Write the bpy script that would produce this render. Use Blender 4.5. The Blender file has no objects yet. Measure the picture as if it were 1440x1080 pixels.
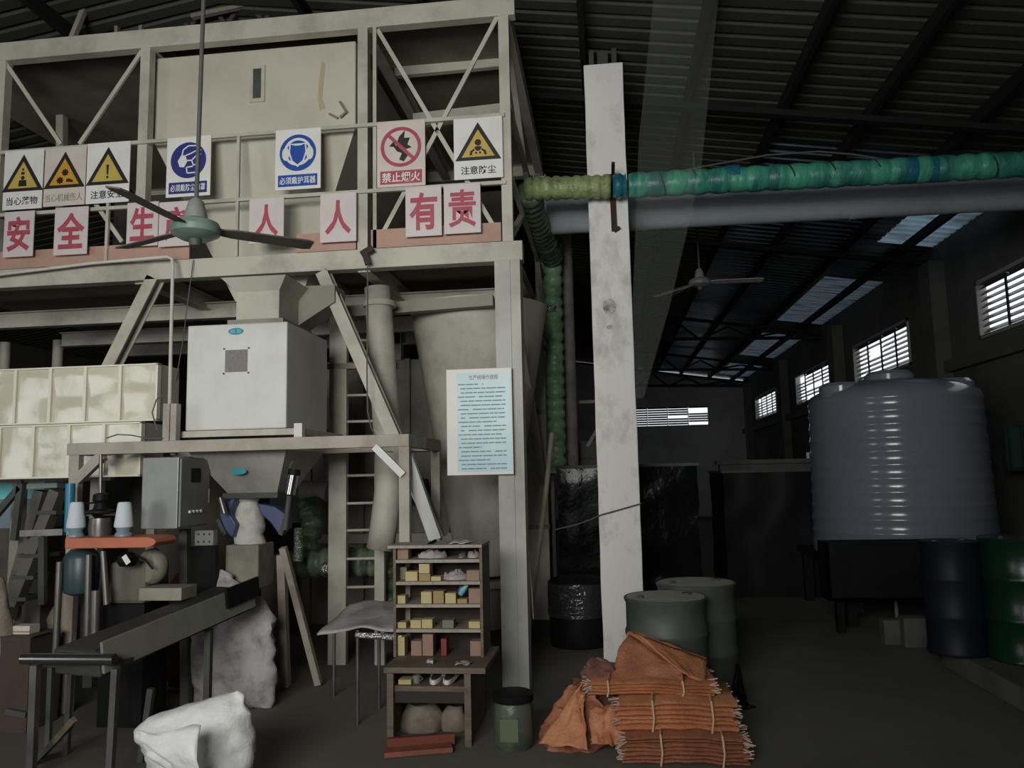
import bpy, bmesh, math, random
from mathutils import Vector, Matrix, noise
SC = bpy.context.scene
COL = SC.collection
random.seed(7)

# ------------------------------------------------------------------ camera
F, EYE = 1110.0, 1.6
YAW, PITCH, ROLL = (math.radians(a) for a in (-6.7685, 6.6547, -1.2355))
_f = Vector((math.sin(YAW)*math.cos(PITCH), math.cos(YAW)*math.cos(PITCH), math.sin(PITCH)))
_r0 = Vector((math.cos(YAW), -math.sin(YAW), 0)); _u0 = _r0.cross(_f)
_r = math.cos(ROLL)*_r0 + math.sin(ROLL)*_u0
_u = -math.sin(ROLL)*_r0 + math.cos(ROLL)*_u0
EYEP = Vector((0, 0, EYE))
cam = bpy.data.objects.new('camera', bpy.data.cameras.new('camera'))
COL.objects.link(cam)
cam.matrix_world = Matrix(((_r.x, _u.x, -_f.x, 0), (_r.y, _u.y, -_f.y, 0), (_r.z, _u.z, -_f.z, EYE), (0, 0, 0, 1)))
cam.data.sensor_width = 36; cam.data.lens = 36*F/1440; cam.data.clip_end = 200; cam.data.clip_start = .05
SC.camera = cam

# ------------------------------------------------------------------ world, daylight, exposure
SC.view_settings.view_transform = 'Standard'; SC.view_settings.look = 'None'
SC.view_settings.exposure = 0.0; SC.view_settings.gamma = 1.0; SC.view_settings.use_curve_mapping = False
SC.cycles.use_denoising = True
SC.cycles.max_bounces = 6
w = bpy.data.worlds.new('overcast_sky'); SC.world = w; w.use_nodes = True
w.node_tree.nodes['Background'].inputs[0].default_value = (.93, .96, 1, 1)
w.node_tree.nodes['Background'].inputs[1].default_value = 1.2
def area(name, loc, aim, sx, sy, power, col=(1, 1, 1), spread=180):
    l = bpy.data.lights.new(name, 'AREA'); l.shape = 'RECTANGLE'; l.size = sx; l.size_y = sy
    l.energy = power; l.color = col; l.spread = math.radians(spread)
    o = bpy.data.objects.new(name, l); COL.objects.link(o); o.location = loc
    o.rotation_euler = (Vector(aim)-Vector(loc)).to_track_quat('-Z', 'Y').to_euler(); return o
# daylight entering by the loading door and the high window in the wall behind the camera
area('daylight_loading_door', (-1.7, -2.3, 3.0), (-2.2, 7, 3.5), 3.2, 1.8, 120, (.985, .985, .94), 96)

area('added_side_fill', (-9.5, -2.4, 2.2), (-5, 6, 2.6), 2.6, 3.2, 60, (.95, .98, 1), 150)  # added fill lamp from the left, brightens the inner bays; its door is unseen

# ------------------------------------------------------------------ picture point -> place
def ray(x, y): return _f*F + _r*(x-720) - _u*(y-540)
def PY(x, y, Y): d = ray(x, y); return EYEP + d*(Y/d.y)
def PX(x, y, X): d = ray(x, y); return EYEP + d*(X/d.x)
def PZ(x, y, z=0.0): d = ray(x, y); return EYEP + d*((z-EYE)/d.z)
def rect(x0, y0, x1, y1, Y):
    a = PY(x0, (y0+y1)/2, Y).x; b = PY(x1, (y0+y1)/2, Y).x
    c = PY((x0+x1)/2, y1, Y).z; d = PY((x0+x1)/2, y0, Y).z
    return a, b, c, d                       # X0, X1, Z0, Z1

# ------------------------------------------------------------------ materials
def lin(c): return tuple((v/12.92 if v <= .04045 else ((v+.055)/1.055)**2.4) for v in (q/255 for q in c)) + (1,)
MATS = {}
def M(name, col, rough=.6, metal=0., dirt=None, scale=3., amt=.6, bump=0., bscale=30., stretch=(1, 1, 1), spec=.5, lo=.45, hi=.7):
    if name in MATS: return MATS[name]
    m = bpy.data.materials.new(name); m.use_nodes = True; nt = m.node_tree; N = nt.nodes; L = nt.links
    b = N['Principled BSDF']; b.inputs['Base Color'].default_value = lin(col)
    b.inputs['Roughness'].default_value = rough; b.inputs['Metallic'].default_value = metal
    b.inputs['Specular IOR Level'].default_value = spec
    tc = N.new('ShaderNodeTexCoord'); mp = N.new('ShaderNodeMapping'); L.new(tc.outputs['Object'], mp.inputs[0])
    mp.inputs['Scale'].default_value = stretch
    if dirt:
        n = N.new('ShaderNodeTexNoise'); n.inputs['Scale'].default_value = scale; n.inputs['Detail'].default_value = 5
        n.inputs['Roughness'].default_value = .65; L.new(mp.outputs[0], n.inputs['Vector'])
        r = N.new('ShaderNodeMapRange'); r.inputs[1].default_value = lo; r.inputs[2].default_value = hi; r.inputs[4].default_value = amt
        L.new(n.outputs[0], r.inputs[0])
        x = N.new('ShaderNodeMix'); x.data_type = 'RGBA'; x.inputs[6].default_value = lin(col); x.inputs[7].default_value = lin(dirt)
        L.new(r.outputs[0], x.inputs[0]); L.new(x.outputs[2], b.inputs['Base Color'])
    if bump:
        n2 = N.new('ShaderNodeTexNoise'); n2.inputs['Scale'].default_value = bscale; n2.inputs['Detail'].default_value = 4
        L.new(mp.outputs[0], n2.inputs['Vector'])
        bp = N.new('ShaderNodeBump'); bp.inputs['Strength'].default_value = bump; bp.inputs['Distance'].default_value = .02
        L.new(n2.outputs[0], bp.inputs['Height']); L.new(bp.outputs[0], b.inputs['Normal'])
    MATS[name] = m; return m
def translucent(name, col, dirt, scale, stretch=(1, 1, 1)):
    m = M(name, col, .5, 0, dirt, scale, .8, stretch=stretch); nt = m.node_tree; N = nt.nodes; L = nt.links
    b = N['Principled BSDF']; t = N.new('ShaderNodeBsdfTranslucent'); a = N.new('ShaderNodeMixShader')
    src = b.inputs['Base Color'].links[0].from_socket; L.new(src, t.inputs[0])
    a.inputs[0].default_value = .7; L.new(b.outputs[0], a.inputs[1]); L.new(t.outputs[0], a.inputs[2])
    L.new(a.outputs[0], N['Material Output'].inputs[0]); return m
def film(name, col, alpha, rough=.12, bump=.6, bscale=18):
    m = M(name, col, rough, 0, None, bump=bump, bscale=bscale, spec=.8); m.node_tree.nodes['Principled BSDF'].inputs['Alpha'].default_value = alpha; return m

BEIGE = M('beige_paint', (186, 182, 168), .6, 0, (116, 109, 96), 2.2, .55, .05, 12)
WPOST = M('pale_grey_post_paint', (182, 182, 174), .6, 0, (130, 126, 114), 1.6, .6, .05, 12)
BEIGE2 = M('beige_panel_paint', (192, 187, 172), .55, 0, (158, 150, 130), 1.1, .5, .08, 6)
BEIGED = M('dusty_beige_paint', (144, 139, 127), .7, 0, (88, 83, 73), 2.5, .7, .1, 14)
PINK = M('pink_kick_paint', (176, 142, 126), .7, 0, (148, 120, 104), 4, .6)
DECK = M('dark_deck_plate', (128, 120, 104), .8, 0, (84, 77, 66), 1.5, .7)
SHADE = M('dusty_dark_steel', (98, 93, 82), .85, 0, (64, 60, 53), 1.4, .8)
WHITE = M('white_machine_enamel', (205, 205, 200), .45, 0, (165, 164, 158), 1.2, .5)
GREYP = M('grey_enamel', (128, 129, 126), .5, .1, (92, 92, 88), 1.6, .6)
DGREY = M('dark_grey_enamel', (78, 80, 77), .6, 0, (52, 53, 50), 2, .6, spec=.25)
STEEL = M('worn_steel', (125, 122, 116), .38, .7, (72, 68, 62), 4, .6)
CHROME = M('bright_steel', (225, 225, 222), .16, 1.)
BLACK = M('black_paint', (22, 23, 24), .5, 0, (36, 35, 33), 3, .5, spec=.12)
BLACKP = M('black_plastic_film', (15, 16, 19), .14, 0, (20, 21, 23), 3, .5, .3, 7, spec=.09)
SIGNW = M('white_sign_plastic', (222, 222, 217), .4, 0, (196, 193, 184), 3, .5)
SIGNC = M('cream_sign_plastic', (206, 196, 186), .45, 0, (182, 170, 158), 3, .6)
SIGNP = M('pale_pink_sign_plastic', (206, 196, 194), .4, 0, (184, 172, 168), 4, .5)
INK = M('black_sign_ink', (34, 30, 28), .5)
YEL = M('yellow_sign_ink', (192, 168, 84), .5, 0, (172, 148, 78), 6, .6)
AMB = M('amber_sign_ink', (200, 148, 48), .5, 0, (176, 132, 50), 6, .6)
RED = M('red_sign_ink', (164, 66, 84), .5, 0, (184, 96, 110), 9, .4)
BLUE = M('blue_sign_ink', (30, 74, 158), .45)
NAVY = M('navy_sign_ink', (44, 50, 118), .45)
LOGO = M('teal_logo_ink', (42, 138, 158), .4)
FANG = M('green_fan_enamel', (112, 134, 122), .4, 0, (88, 100, 90), 5, .5)
FANB = M('dusty_fan_blade', (84, 76, 68), .65, 0, (60, 55, 50), 4, .6)
COLW = M('whitewashed_concrete', (232, 230, 226), .8, 0, (150, 148, 143), 2.9, .75, .2, 16, (1, 1, .6), lo=.5, hi=.72)
STAIN = M('brown_stain', (136, 124, 114), .85, 0, (214, 210, 204), 11, .9, lo=.4, hi=.62)
RUST = M('rusty_steel', (66, 52, 42), .8, .3, (44, 36, 30), 8, .7)
DUCTG = M('grey_pvc_duct', (188, 198, 204), .5, 0, (158, 168, 174), 1.5, .5)
TEAL = M('teal_plastic_wrap', (74, 160, 132), .4, 0, (34, 92, 92), 1.7, .85, .7, 9, (2.4, .8, .8), lo=.46, hi=.6)
OLIVE = M('olive_plastic_wrap', (146, 160, 108), .45, 0, (88, 86, 58), 9, .85, .6, 22)
BANDB = M('blue_plastic_band', (36, 104, 124), .35, 0, (26, 78, 98), 6, .6, .4, 30)
GRNW = M('green_plastic_wrap', (138, 178, 138), .32, 0, (80, 112, 84), 4, .8, .6, 26)
TANK = M('milky_blue_polyethylene', (122, 127, 139), .16, 0, (106, 111, 123), 1., .5, spec=.5)
DRUMG = M('dusty_green_drum_paint', (86, 92, 86), .55, .2, (60, 62, 58), 3, .7)
DRUMT = M('dusty_drum_lid', (168, 168, 158), .7, 0, (128, 128, 120), 4, .7)
DRUMN = M('dark_green_drum_paint', (12, 46, 33), .3, 0, (10, 34, 26), 3, .7, .15, 12)
DRUMB = M('dark_blue_drum_plastic', (26, 28, 40), .5, 0, (20, 21, 28), 3, .6, spec=.2)
ORANGE = M('orange_woven_plastic', (198, 132, 92), .6, 0, (146, 90, 62), 5, .7, .35, 60)
ORANGE2 = M('rust_orange_woven_plastic', (162, 104, 76), .65, 0, (122, 74, 54), 5, .7, .35, 60)
BROWNS = M('brown_red_woven_plastic', (118, 78, 64), .7, 0, (84, 58, 52), 6, .7, .35, 60)
STRAW = M('straw_string', (192, 168, 128), .8)
FRAY = M('frayed_white_fibre', (176, 156, 138), .8)
SACKW = M('white_woven_sack', (232, 232, 230), .5, 0, (204, 202, 196), 4, .5, .25, 50)
SACKP = M('printed_woven_sack', (176, 170, 170), .6, 0, (136, 118, 118), 9, .7, .4, 20, lo=.48, hi=.66)
SACKG = M('grey_woven_sack', (128, 118, 104), .7, 0, (96, 84, 70), 5, .7, .3, 40)
WOOD = M('weathered_wood', (112, 98, 84), .75, 0, (70, 58, 48), 3, .7, .2, 24, (1, 1, 6))
WOODL = M('pale_shelf_edge_wood', (160, 150, 138), .7, 0, (122, 112, 100), 4, .6, .15, 24, (6, 1, 1))
WOODD = M('dark_wood_inside', (54, 45, 38), .85, 0, (38, 32, 28), 3, .6)
CARTY = M('yellow_carton', (188, 174, 126), .75, 0, (164, 148, 106), 10, .5)
CARTT = M('tan_carton', (158, 136, 92), .75, 0, (134, 112, 78), 10, .5)
CARTP = M('pinkish_brown_carton', (150, 122, 106), .8, 0, (128, 102, 88), 10, .5)
CARTG = M('grey_green_carton', (122, 120, 104), .8, 0, (98, 96, 84), 10, .5)
CLOTH = M('pale_rag', (176, 166, 164), .85, 0, (140, 128, 126), 9, .6, .3, 40)
CYAN = M('pale_blue_plastic', (110, 168, 182), .4)
REDB = M('dark_red_plastic', (120, 36, 36), .5)
SLIP = M('white_rubber', (226, 220, 212), .6)
NOTE = M('pale_blue_notice_sheet', (150, 186, 192), .35, 0, (184, 204, 204), 1.6, .8)
NOTEE = M('milky_notice_border', (206, 204, 196), .4)
NOTET = M('blue_grey_notice_text', (92, 126, 140), .5)
PANEL = M('cream_plastic_panel', (206, 201, 180), .16, 0, (186, 180, 156), 1.6, .6, .35, 3.5, spec=.6)
PANELR = M('cream_panel_rib', (226, 222, 204), .4)
ORPL = M('orange_enamel_plate', (186, 106, 74), .5, 0, (146, 82, 60), 5, .5)
TURQ = M('daylit_turquoise', (120, 226, 230), .4)
BLUEC = M('blue_cylinder_paint', (44, 120, 150), .35)
CLAMP = M('blue_clamp_paint', (66, 78, 116), .5, 0, (48, 56, 82), 6, .6)
SPOUT = M('dusty_white_spout_cloth', (190, 190, 180), .8, 0, (142, 138, 124), 6, .7, .4, 18)
BUCK = M('dark_teal_motor_paint', (52, 68, 74), .4, 0, (40, 50, 54), 4, .6)
THREAD = M('white_thread', (214, 220, 228), .8, 0, None, bump=.4, bscale=90, stretch=(1, 1, 8))
BELT = M('dark_conveyor_belt', (58, 58, 53), .6, 0, (40, 40, 37), 3, .6)
CONC = M('grey_concrete_block', (88, 88, 86), .9, 0, (62, 62, 60), 6, .7, .3, 20)
FOIL = M('crinkled_foil', (210, 212, 210), .18, .9, None, bump=1., bscale=60)
WIRE = M('grey_cable_sheath', (88, 88, 86), .6)
WHITEP = M('white_plastic_pipe', (206, 202, 192), .45, 0, (170, 164, 152), 4, .5)
BOTTLE = M('green_tinted_tub', (84, 92, 76), .3, 0, (48, 54, 44), 6, .7, .3, 20)
GRNF = M('dull_green_film', (112, 130, 104), .3, 0, (54, 62, 48), 5, .85, .7, 22)
CLEARF = film('clear_wrap_film', (60, 62, 62), .7, .07, 1., 16)
GRID = M('grey_mesh_window', (118, 116, 112), .5, 0, (92, 90, 86), 40, .6)

# ------------------------------------------------------------------ mesh builder
class MB:
    def __init__(s): s.v = []; s.f = []; s.m = []
    def add(s, vs, fs):
        n = len(s.v); s.v += [Vector(p) for p in vs]; s.f += [tuple(i+n for i in q) for q in fs]; return s
    def box(s, x0, x1, y0, y1, z0, z1):
        vs = [(x, y, z) for x in (x0, x1) for y in (y0, y1) for z in (z0, z1)]
        return s.add(vs, [(0, 1, 3, 2), (4, 6, 7, 5), (0, 4, 5, 1), (2, 3, 7, 6), (0, 2, 6, 4), (1, 5, 7, 3)])
    def hexa(s, b, t):                       # two quads -> closed solid
        return s.add(list(b)+list(t), [(3, 2, 1, 0), (4, 5, 6, 7)] + [(i, (i+1) % 4, 4+(i+1) % 4, 4+i) for i in range(4)])
    def bar(s, p, q, a, b, up=None):         # rectangular bar, width a across, b along 'up'
        p = Vector(p); q = Vector(q); d = (q-p).normalized()
        up = Vector(up) if up else (Vector((0, 1, 0)) if abs(d.y) < .9 else Vector((0, 0, 1)))
        n = d.cross(up).normalized()*a/2; m = n.cross(d).normalized()*b/2
        return s.hexa([p-n-m, p+n-m, p+n+m, p-n+m], [q-n-m, q+n-m, q+n+m, q-n+m])
    def hbeam(s, p, q, h, b, up=(0, 0, 1), t=.012):   # rolled I section
        p = Vector(p); q = Vector(q); d = (q-p).normalized(); up = Vector(up); n = d.cross(up).normalized(); up = n.cross(d).normalized()
        for o in (-1, 1): s.bar(p+up*o*(h-t)/2, q+up*o*(h-t)/2, b, t, up)
        s.bar(p, q, t, h-2*t, up); return s
    def tube(s, pts, r, n=12, cap=True):
        pts = [Vector(p) for p in pts]; rs = r if isinstance(r, (list, tuple)) else [r]*len(pts)
        rings = []; prev = None
        for i, p in enumerate(pts):
            d = (pts[min(i+1, len(pts)-1)]-pts[max(i-1, 0)]).normalized()
            if prev is None: prev = d.cross(Vector((0, 0, 1)) if abs(d.z) < .9 else Vector((1, 0, 0))).normalized()
            a = (prev-d*prev.dot(d)).normalized(); b = d.cross(a); prev = a
            rings.append([p+(a*math.cos(2*math.pi*k/n)+b*math.sin(2*math.pi*k/n))*rs[i] for k in range(n)])
        return s.loft(rings, cap, cap)
    def loft(s, rings, c0=True, c1=True):
        n = len(rings[0]); vs = [p for r in rings for p in r]; fs = []
        for i in range(len(rings)-1):
            for k in range(n): fs.append((i*n+k, i*n+(k+1) % n, (i+1)*n+(k+1) % n, (i+1)*n+k))
        if c0: fs.append(tuple(range(n-1, -1, -1)))
        if c1: fs.append(tuple((len(rings)-1)*n+k for k in range(n)))
        return s.add(vs, fs)
    def lathe(s, c, prof, n=32, axis=(0, 0, 1), cap=True):   # prof: (radius, height)
        ax = Vector(axis).normalized(); a = ax.cross(Vector((1, 0, 0)) if abs(ax.x) < .9 else Vector((0, 1, 0))).normalized(); b = ax.cross(a); c = Vector(c)
        return s.loft([[c+ax*h+(a*math.cos(2*math.pi*k/n)+b*math.sin(2*math.pi*k/n))*max(r, 1e-4) for k in range(n)] for r, h in prof], cap, cap)
    def prism(s, pts, y0, y1):               # polygon in XZ, extruded along Y
        n = len(pts); vs = [(x, y0, z) for x, z in pts]+[(x, y1, z) for x, z in pts]
        return s.add(vs, [tuple(range(n)), tuple(range(2*n-1, n-1, -1))]+[(i, n+i, n+(i+1) % n, (i+1) % n) for i in range(n)])
    def sheet(s, fn, nu, nv):
        vs = [fn(i/nu, j/nv) for j in range(nv+1) for i in range(nu+1)]
        return s.add(vs, [(j*(nu+1)+i, j*(nu+1)+i+1, (j+1)*(nu+1)+i+1, (j+1)*(nu+1)+i) for j in range(nv) for i in range(nu)])
    def build(s, name, mat, parent=None, smooth=False, bevel=0, thick=0, subd=0):
        me = bpy.data.meshes.new(name)
        if parent is not None: org = root_loc(parent)
        else:
            xs = [p.x for p in s.v]; ys = [p.y for p in s.v]; zs = [p.z for p in s.v]
            org = Vector(((min(xs)+max(xs))/2, (min(ys)+max(ys))/2, min(zs)))
        me.from_pydata([p-org for p in s.v], [], s.f); me.validate()
        bm = bmesh.new(); bm.from_mesh(me); bmesh.ops.recalc_face_normals(bm, faces=bm.faces); bm.to_mesh(me); bm.free()
        if smooth: me.shade_smooth(); me.set_sharp_from_angle(angle=math.radians(40 if smooth is True else smooth))
        me.materials.append(mat)
        o = bpy.data.objects.new(name, me); COL.objects.link(o)
        if parent is not None: o.parent = parent
        else: o.location = org
        if thick: d = o.modifiers.new('thick', 'SOLIDIFY'); d.thickness = thick; d.offset = 0
        if bevel: d = o.modifiers.new('bevel', 'BEVEL'); d.width = bevel; d.segments = 2; d.limit_method = 'ANGLE'
        if subd: d = o.modifiers.new('subd', 'SUBSURF'); d.levels = subd; d.render_levels = subd
        return o
def root_loc(o):
    t = Vector((0, 0, 0))
    while o is not None: t = t+o.location; o = o.parent
    return t
def tag(o, label=None, cat=None, group=None, kind=None):
    if label: o['label'] = label
    if cat: o['category'] = cat
    if group: o['group'] = group
    if kind: o['kind'] = kind
    return o
def thing(name, label, cat, loc, group=None):
    o = bpy.data.objects.new(name, None); COL.objects.link(o); o.location = Vector(loc); o.empty_display_size = .1
    return tag(o, label, cat, group)
def struct(mb, name, mat, **k): return tag(mb.build(name, mat, **k), kind='structure')
def text(body, x, z, y, size, mat, parent, name='lettering', bold=.0, align='CENTER', sx=1., sy=1., rot=0., thick=.0008):
    cu = bpy.data.curves.new('t', 'FONT'); cu.body = body; cu.size = 1; cu.align_x = align; cu.align_y = 'CENTER'; cu.offset = bold; cu.extrude = 0; cu.resolution_u = 3
    to = bpy.data.objects.new('t', cu); COL.objects.link(to); bpy.context.view_layer.update()
    me0 = to.evaluated_get(bpy.context.evaluated_depsgraph_get()).to_mesh()
    xs = [v.co.x for v in me0.vertices]; ys = [v.co.y for v in me0.vertices]
    ox = (min(xs)+max(xs))/2 if align == 'CENTER' else min(xs); oy = (min(ys)+max(ys))/2
    k = size/(max(ys)-min(ys)) ; c, s = math.cos(rot), math.sin(rot)
    mb = MB(); vs = []
    for v in me0.vertices:
        a, b = (v.co.x-ox)*k*sx, (v.co.y-oy)*k*sy; vs.append((x+a*c-b*s, y, z+a*s+b*c))
    mb.add(vs, [tuple(p.vertices) for p in me0.polygons])
    bpy.data.objects.remove(to); bpy.data.curves.remove(cu)
    return mb.build(name, mat, parent)
def wob(p, f, a, seed=0.): return noise.noise_vector(Vector(p)*f+Vector((seed, seed*1.7, -seed)))*a
def sack(prof, Y, depth, seed, amp=.03, n=28, freq=5., fold=0.):  # prof: picture rows (y, x_left, x_right) from top to bottom
    rows = []
    for i in range(len(prof)-1):
        for k in range(4):
            t = k/4; rows.append([prof[i][j]*(1-t)+prof[i+1][j]*t for j in range(3)])
    rows.append(list(prof[-1])); mb = MB(); rings = []
    for y, xa, xb in rows:
        a = PY(xa, y, Y); b = PY(xb, y, Y); c = (a+b)/2; hw = (b-a).length/2
        hd = hw*depth; ring = []
        for k in range(n):
            th = 2*math.pi*k/n; p = Vector((c.x+hw*math.cos(th), Y+hd*math.sin(th), max(c.z, .006)))
            q = wob(p, freq, amp, seed)+wob(p, freq*2.7, amp*.45, seed+3)
            if fold: q += Vector((math.cos(th), math.sin(th), 0))*(-abs(noise.noise(p*freq*1.5+Vector((seed, 2, 5))))*fold*2.6)+Vector((0, -abs(math.sin(p.x*23+p.z*17+seed))*fold*.5, 0))
            q.z *= .4; p += q; p.z = max(p.z, .004); ring.append(p)
        rings.append(ring)
    return mb.loft(rings)
def boxpx(x0, y0, x1, y1, Y, d):
    a, b, c, e = rect(x0, y0, x1, y1, Y); return MB().box(a, b, Y, Y+d, c, e)
def lerp(a, b, t): return a+(b-a)*t

# ================================================================== SETTING
WX, BY, LX, RY = 5.0, 29.4, -13.0, -3.0      # right wall, back wall, left wall, wall behind the camera
EAVE, SL, RIDX = 4.85, .155, -3.6
def roofz(x): return EAVE+SL*(WX-x) if x > RIDX else EAVE+SL*(WX-RIDX)-SL*(RIDX-x)
FLOORM = M('dusty_concrete_floor', (106, 104, 94), .8, 0, (76, 75, 67), .9, .7, .1, 8)
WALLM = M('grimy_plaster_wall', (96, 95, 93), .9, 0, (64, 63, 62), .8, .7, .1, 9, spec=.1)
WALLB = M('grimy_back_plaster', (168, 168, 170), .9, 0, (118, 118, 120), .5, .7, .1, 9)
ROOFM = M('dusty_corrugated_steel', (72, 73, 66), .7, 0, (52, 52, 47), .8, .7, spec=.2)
PURL = M('dark_purlin_steel', (36, 37, 36), .8, 0, spec=.1)
struct(MB().box(LX, WX, RY, BY, -.15, 0), 'floor', FLOORM)

wins = [(8.3, 11.05), (13.5, 16.45), (18.2, 21.4), (23.9, 27.2)]; WZ0, WZ1 = 3.27, 4.05
mb = MB(); t = .1; ys = [RY]
for a, b in wins:
    mb.box(WX, WX+t, ys[-1], a, 0, EAVE+.1); mb.box(WX, WX+t, a, b, 0, WZ0); mb.box(WX, WX+t, a, b, WZ1, EAVE+.1); ys.append(b)
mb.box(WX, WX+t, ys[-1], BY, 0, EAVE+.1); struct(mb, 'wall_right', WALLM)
bw0, bw1 = .75, 3.72
lw0, lw1, lz0, lz1 = rect(200, 595, 224, 612, BY)
mb = MB()
for pts in ([(LX, 0), (lw0, 0), (lw0, roofz(lw0)), (LX, roofz(LX))], [(lw0, 0), (lw1, 0), (lw1, lz0), (lw0, lz0)], [(lw0, lz1), (lw1, lz1), (lw1, roofz(lw1)), (lw0, roofz(lw0))], [(lw1, 0), (bw0, 0), (bw0, roofz(bw0)), (RIDX, roofz(RIDX)), (lw1, roofz(lw1))], [(bw1, 0), (WX, 0), (WX, EAVE), (bw1, roofz(bw1))],
            [(bw0, 0), (bw1, 0), (bw1, WZ0), (bw0, WZ0)], [(bw0, WZ1), (bw1, WZ1), (bw1, roofz(bw1)), (bw0, roofz(bw0))]): mb.prism(pts, BY, BY+t)
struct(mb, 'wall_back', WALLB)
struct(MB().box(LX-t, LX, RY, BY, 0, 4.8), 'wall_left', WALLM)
mb = MB()   # wall behind the camera, with the open loading door
for pts in ([(LX, 0), (-10.9, 0), (-10.9, roofz(-10.9)), (LX, roofz(LX))], [(-8.1, 0), (-3.6, 0), (-3.6, roofz(-3.6)), (-8.1, roofz(-8.1))], [(-10.9, 3.9), (-8.1, 3.9), (-8.1, roofz(-8.1)), (-10.9, roofz(-10.9))], [(-3.6, 3.9), (.3, 3.9), (.3, roofz(.3)), (-3.6, roofz(-3.6))], [(.3, 0), (WX, 0), (WX, EAVE), (.3, roofz(.3))]): mb.prism(pts, RY-t, RY)
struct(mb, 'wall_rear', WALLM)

# louvred windows
FRAMEW = M('pale_window_frame', (150, 150, 146), .5); SLAT = M('dark_glass_louvre', (70, 72, 72), .35)
def louvre(idx, P, broken):                  # P(u, z, d): u along, z up, d into the room
    nb = 4; L = 1.0
    r = thing('window_%d' % idx, None, None, P(.5, WZ0, 0)); tag(r, kind='structure')
    fr = MB()
    def bx(m, u0, u1, z0, z1, d0, d1):
        a, b = P(u0, z0, d0), P(u1, z1, d1)
        m.box(min(a.x, b.x), max(a.x, b.x), min(a.y, b.y), max(a.y, b.y), z0, z1)
    bx(fr, 0, 1, WZ0, WZ0+.05, -.1, .03); bx(fr, 0, 1, WZ1-.05, WZ1, -.1, .03)
    for u in (0, 1): bx(fr, max(0, u-.012), min(1, u+.012), WZ0, WZ1, -.1, .03)
    fr.build('window_frame', FRAMEW, r)
    mu = MB()
    for k in range(1, nb): bx(mu, k/nb-.004, k/nb+.004, WZ0+.05, WZ1-.05, -.045, -.02)
    mu.build('mullion', PURL, r)
    n = 8
    for k in range(nb):
        s = MB()
        for j in range(n):
            if (k, j) in broken: continue
            z = WZ0+.05+(WZ1-WZ0-.1)*(j+.5)/n
            a = P(k/nb+.009, z-.022, -.02); b = P((k+1)/nb-.004, z-.022, -.02); c = P((k+1)/nb-.004, z+.04, -.085); d = P(k/nb+.004, z+.04, -.085)
            o = Vector((0, 0, .011)); s.hexa([a, b, c, d], [a+o, b+o, c+o, d+o])
        s.build('louvre_panel', SLAT, r)
for i, (a, b) in enumerate(wins):
    louvre(i+1, (lambda a, b: lambda u, z, d: Vector((WX-d, lerp(b, a, u), z)))(a, b), [set(), {(1, 4), (1, 5)}, {(0, 6), (0, 7), (1, 3), (2, 3), (1, 0)}, {(0, 6)}][i])
louvre(5, lambda u, z, d: Vector((lerp(bw0, bw1, u), BY-d, z)), {(3, 6), (3, 5), (2, 3), (3, 0)})

# roof: corrugated sheets, ribs running up the slope, a clear strip, added strips for window light by the eave
def corr(y0, y1, x0, x1, pitch=.2, amp=.028, thick=0):
    mb = MB(); n = max(1, round((y1-y0)/pitch)); vs = []; fs = []
    prof = [(0, 0), (.62, 0), (.7, 1), (.92, 1)]
    ysz = [(y0+(i+a)*(y1-y0)/n, b) for i in range(n) for a, b in prof]+[(y1, 0)]
    for y, b in ysz:
        for x in (x0, x1): vs.append((x, y, roofz(x)+.05+b*amp))
    return mb.add(vs, [(2*i, 2*i+1, 2*i+3, 2*i+2) for i in range(len(ysz)-1)])
GX = 1.9                                      # paler, glossier sheets from here to the eave, imitating window light on the roof
def addm(a, b): a.add(b.v, b.f)
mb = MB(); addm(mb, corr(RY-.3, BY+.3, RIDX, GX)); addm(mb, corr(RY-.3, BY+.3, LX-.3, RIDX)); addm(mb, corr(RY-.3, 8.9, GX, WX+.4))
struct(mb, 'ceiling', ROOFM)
LITROOF = M('window_lit_roof_sheet', (132, 140, 150), .34, .9, (84, 90, 98), 1.2, .7, stretch=(.6, 2, 1))
SKYM = translucent('grimy_clear_roof_sheet', (104, 124, 134), (44, 52, 58), 1.3, (1, 1.5, 1))
mb = MB(); addm(mb, corr(8.9, 10.3, GX, WX+.4, amp=.035)); addm(mb, corr(10.3, 12.3, GX, 4.2, amp=.035)); e0 = 12.3
for a, b in ((14.5, 18.6), (20.2, 23.9), (25.3, 28.4)):
    addm(mb, corr(e0, a, GX, WX+.4, amp=.035)); addm(mb, corr(a, b, GX, 4.0, amp=.035)); e0 = b
addm(mb, corr(e0, BY+.3, GX, WX+.4, amp=.035))
struct(mb, 'ceiling', LITROOF)
struct(corr(10.3, 12.3, 4.2, WX+.4, amp=.035), 'window_6', SKYM)
EAVELIT = translucent('window_light_strip', (70, 79, 87), (28, 32, 36), 2.2, (.6, 3.5, 1))
for i, (a, b) in enumerate(((14.5, 18.6), (20.2, 23.9), (25.3, 28.4))): struct(corr(a, b, 4.0, WX+.4, amp=.035), 'window_%d' % (7+i), EAVELIT)  # no skylights: translucent strips added to imitate window light on the steel
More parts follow.
